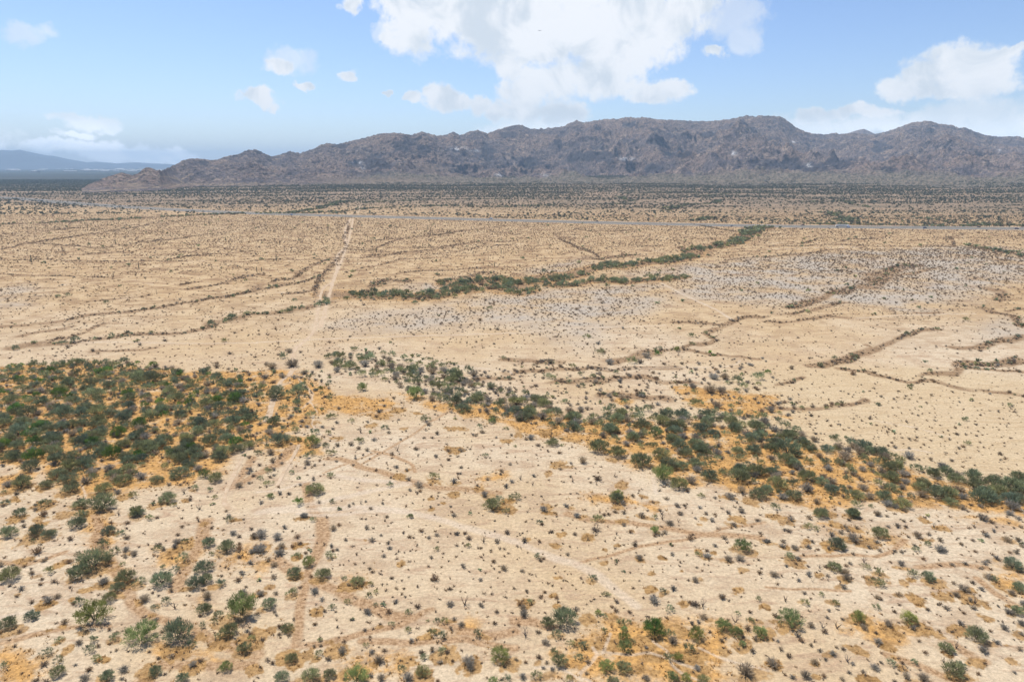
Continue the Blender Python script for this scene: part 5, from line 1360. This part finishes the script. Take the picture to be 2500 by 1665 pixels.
for u_, lane, kind, rgb, lb, sg in CARS:
    c, a = on_road(u_, lane)
    bm_, gl, L = vehicle(kind, paint('car_paint', rgb))
    o = link({'suv': 'family_car', 'sedan': 'sedan_car', 'pickup': 'pickup_truck', 'van': 'delivery_van'}[kind] if kind != 'suv' else 'family_car', None, loc=(c[0], c[1], float(ground_z(c[0], c[1])) + .11))
    o.rotation_euler = (0, 0, a + (math.pi if sg < 0 else 0))
    link('body', bm_, o); link('windows', gl, o)
    for sx in (-1, 1):
        for sy in (-1, 1):
            w_ = link('wheel', WH, o, (sx * L, sy * .82, .34)); link('rim', RM, w_)
    for sy in (-1, 1):
        link('headlight', pm('headlight', [([(2.2, .62), (2.2, .76), (2.38, .74), (2.38, .64)], sy * .7 - .16, sy * .7 + .16)], M_LAMP), o)
    o['label'] = lb; o['category'] = 'car' if kind in ('sedan', 'suv') else ('van' if kind == 'van' else 'pickup truck'); o['group'] = 'vehicles on the highway'
# a white semi truck
c, a = on_road(2050, 11.8)
o = link('semi_truck', None, loc=(c[0], c[1], float(ground_z(c[0], c[1])) + .11)); o.rotation_euler = (0, 0, a)
MW = paint('truck_white', (.78, .78, .78)); MT = paint('trailer_cream', (.75, .70, .60))
link('trailer', pm('trailer', [([(-9, 1.1), (-9, 4.0), (4.3, 4.0), (4.3, 1.1)], -1.28, 1.28)], MT), o)
cab_ = link('cab', pm('cab', [([(5.0, .6), (5.0, 3.6), (7.2, 3.7), (7.7, 2.2), (9.0, 1.9), (9.3, .6)], -1.2, 1.2)], MW), o)
link('windscreen', pm('windscreen', [([(7.2, 2.2), (7.25, 3.2), (7.45, 3.1), (7.75, 2.25)], -1.05, 1.05)], M_GLASS), cab_)
for sx in (-7.8, -6.6, 5.2, 6.2, 8.4):
    for sy in (-1, 1):
        w_ = link('wheel', WH2, o, (sx, sy * 1.05, .5)); link('rim', RM2, w_)
o['label'] = 'long white semi truck on the highway by the roadside trees'; o['category'] = 'truck'; o['group'] = 'vehicles on the highway'

# ------------------------------------------------------------------ the hazy town on the far plain
g = np.random.default_rng(5)
TW = [flatmat('pale_roof', (.42, .42, .41), .6, nz=.02), flatmat('tan_wall', (.33, .29, .24), .8, nz=.02)]
for i in range(60):
    u_ = g.uniform(-150, 600) if i % 3 else g.uniform(270, 480); r_ = g.uniform(9500, 15500)
    az_ = math.atan2((u_ - CX) / F, CP); L, W_, H_ = g.uniform(60, 190), g.uniform(30, 60), g.uniform(7, 12)
    out_ = np.array([(-W_ / 2, 0), (-W_ / 2, H_), (0, H_ * 1.4), (W_ / 2, H_), (W_ / 2, 0)])
    V = np.array([(-L / 2, p[0], p[1]) for p in out_] + [(L / 2, p[0], p[1]) for p in out_])
    Q = np.array([(0, 1, 6, 5), (1, 2, 7, 6), (2, 3, 8, 7), (3, 4, 9, 8), (0, 4, 4, 3), (5, 6, 9, 9)])
    T = []
    for q in [(0, 1, 6, 5), (1, 2, 7, 6), (2, 3, 8, 7), (3, 4, 9, 8)]: T += [(q[0], q[1], q[2]), (q[0], q[2], q[3])]
    T += [(0, 4, 3), (0, 3, 1), (1, 3, 2), (5, 8, 9), (5, 6, 8), (6, 7, 8)]
    mi = [1, 1, 0, 0, 0, 0, 1, 1] + [1] * 6
    o = link('warehouse', new_mesh('warehouse', V, np.array(T), TW, np.array(mi)), loc=(r_ * math.sin(az_), r_ * math.cos(az_), -.1), label='pale low building in the hazy blue town on the far plain', category='building', group='buildings of the far town')
    o.rotation_euler = (0, 0, g.uniform(-.5, .5))

# ------------------------------------------------------------------ a small aircraft against the big cloud
x_, y_, z_ = px_dir(1318, 75.5); R_ = 5200.0
V, T = [], []
lathe([((-11, 0, 0), .3), ((-9.5, 0, 0), 1.0), ((-4, 0, 0), 1.5), ((5, 0, 0), 1.5), ((9, 0, 0), 1.2), ((11.5, 0, -.1), .3)], 12, V, T)
M_AIR = paint('aircraft_grey', (.30, .30, .32))
o = link('small_airplane', None, loc=(x_ * R_, y_ * R_, CAMH + z_ * R_)); o.rotation_euler = (math.radians(8), math.radians(-6), math.radians(20))
link('fuselage', new_mesh('fuselage', np.array(V), np.array(T), [M_AIR]), o)
def wing(nm, pts, th):
    n = len(pts); V = [(p[0], p[1], p[2] + th / 2) for p in pts] + [(p[0], p[1], p[2] - th / 2) for p in pts]; T = []
    for i in range(1, n - 1): T += [(0, i, i + 1), (n, n + i + 1, n + i)]
    for i in range(n): j = (i + 1) % n; T += [(i, n + i, n + j), (i, n + j, j)]
    return link(nm, new_mesh(nm, np.array(V), np.array(T), [M_AIR]), o)
wing('wing', [(2, 1.2, 0), (-2, 1.2, 0), (-3.5, 14, .6), (-1.8, 14, .6)], .35); wing('wing', [(2, -1.2, 0), (-2, -1.2, 0), (-3.5, -14, .6), (-1.8, -14, .6)], .35)
wing('tailplane', [(-8, 4.5, .4), (-8, -4.5, .4), (-10.5, -4.8, .4), (-10.5, 4.8, .4)], .25); wing('tail_fin', [(-8, 0, .8), (-10.8, 0, .8), (-11.4, 0, 4.2), (-10.2, 0, 4.2)], .2)
o['label'] = 'tiny grey airplane high in front of the big cloud'; o['category'] = 'airplane'

# ------------------------------------------------------------------ haze
hm = bpy.data.materials.new('haze_air'); hm.use_nodes = True; ht = NT(hm.node_tree); hm.node_tree.nodes.clear()
pv_ = ht.n('ShaderNodeVolumePrincipled')
pv_.inputs['Color'].default_value = (.56, .78, 1.0, 1)
pv_.inputs['Density'].default_value = 6.3e-5
pv_.inputs['Anisotropy'].default_value = 0.0
ho = ht.n('ShaderNodeOutputMaterial'); ht.link(pv_.outputs[0], ho.inputs['Volume'])
B, TOP, BOT = 31500.0, 640.0, -26.0
V = np.array([(sx * B, sy * B, z) for z in (BOT, TOP) for sy in (-1, 1) for sx in (-1, 1)])
Q = np.array([(0, 2, 3, 1), (4, 5, 7, 6), (0, 1, 5, 4), (2, 6, 7, 3), (0, 4, 6, 2), (1, 3, 7, 5)])
link('haze', new_mesh('haze', V, Q, [hm]), kind='stuff', label='thin blue haze over the far plain and mountains')
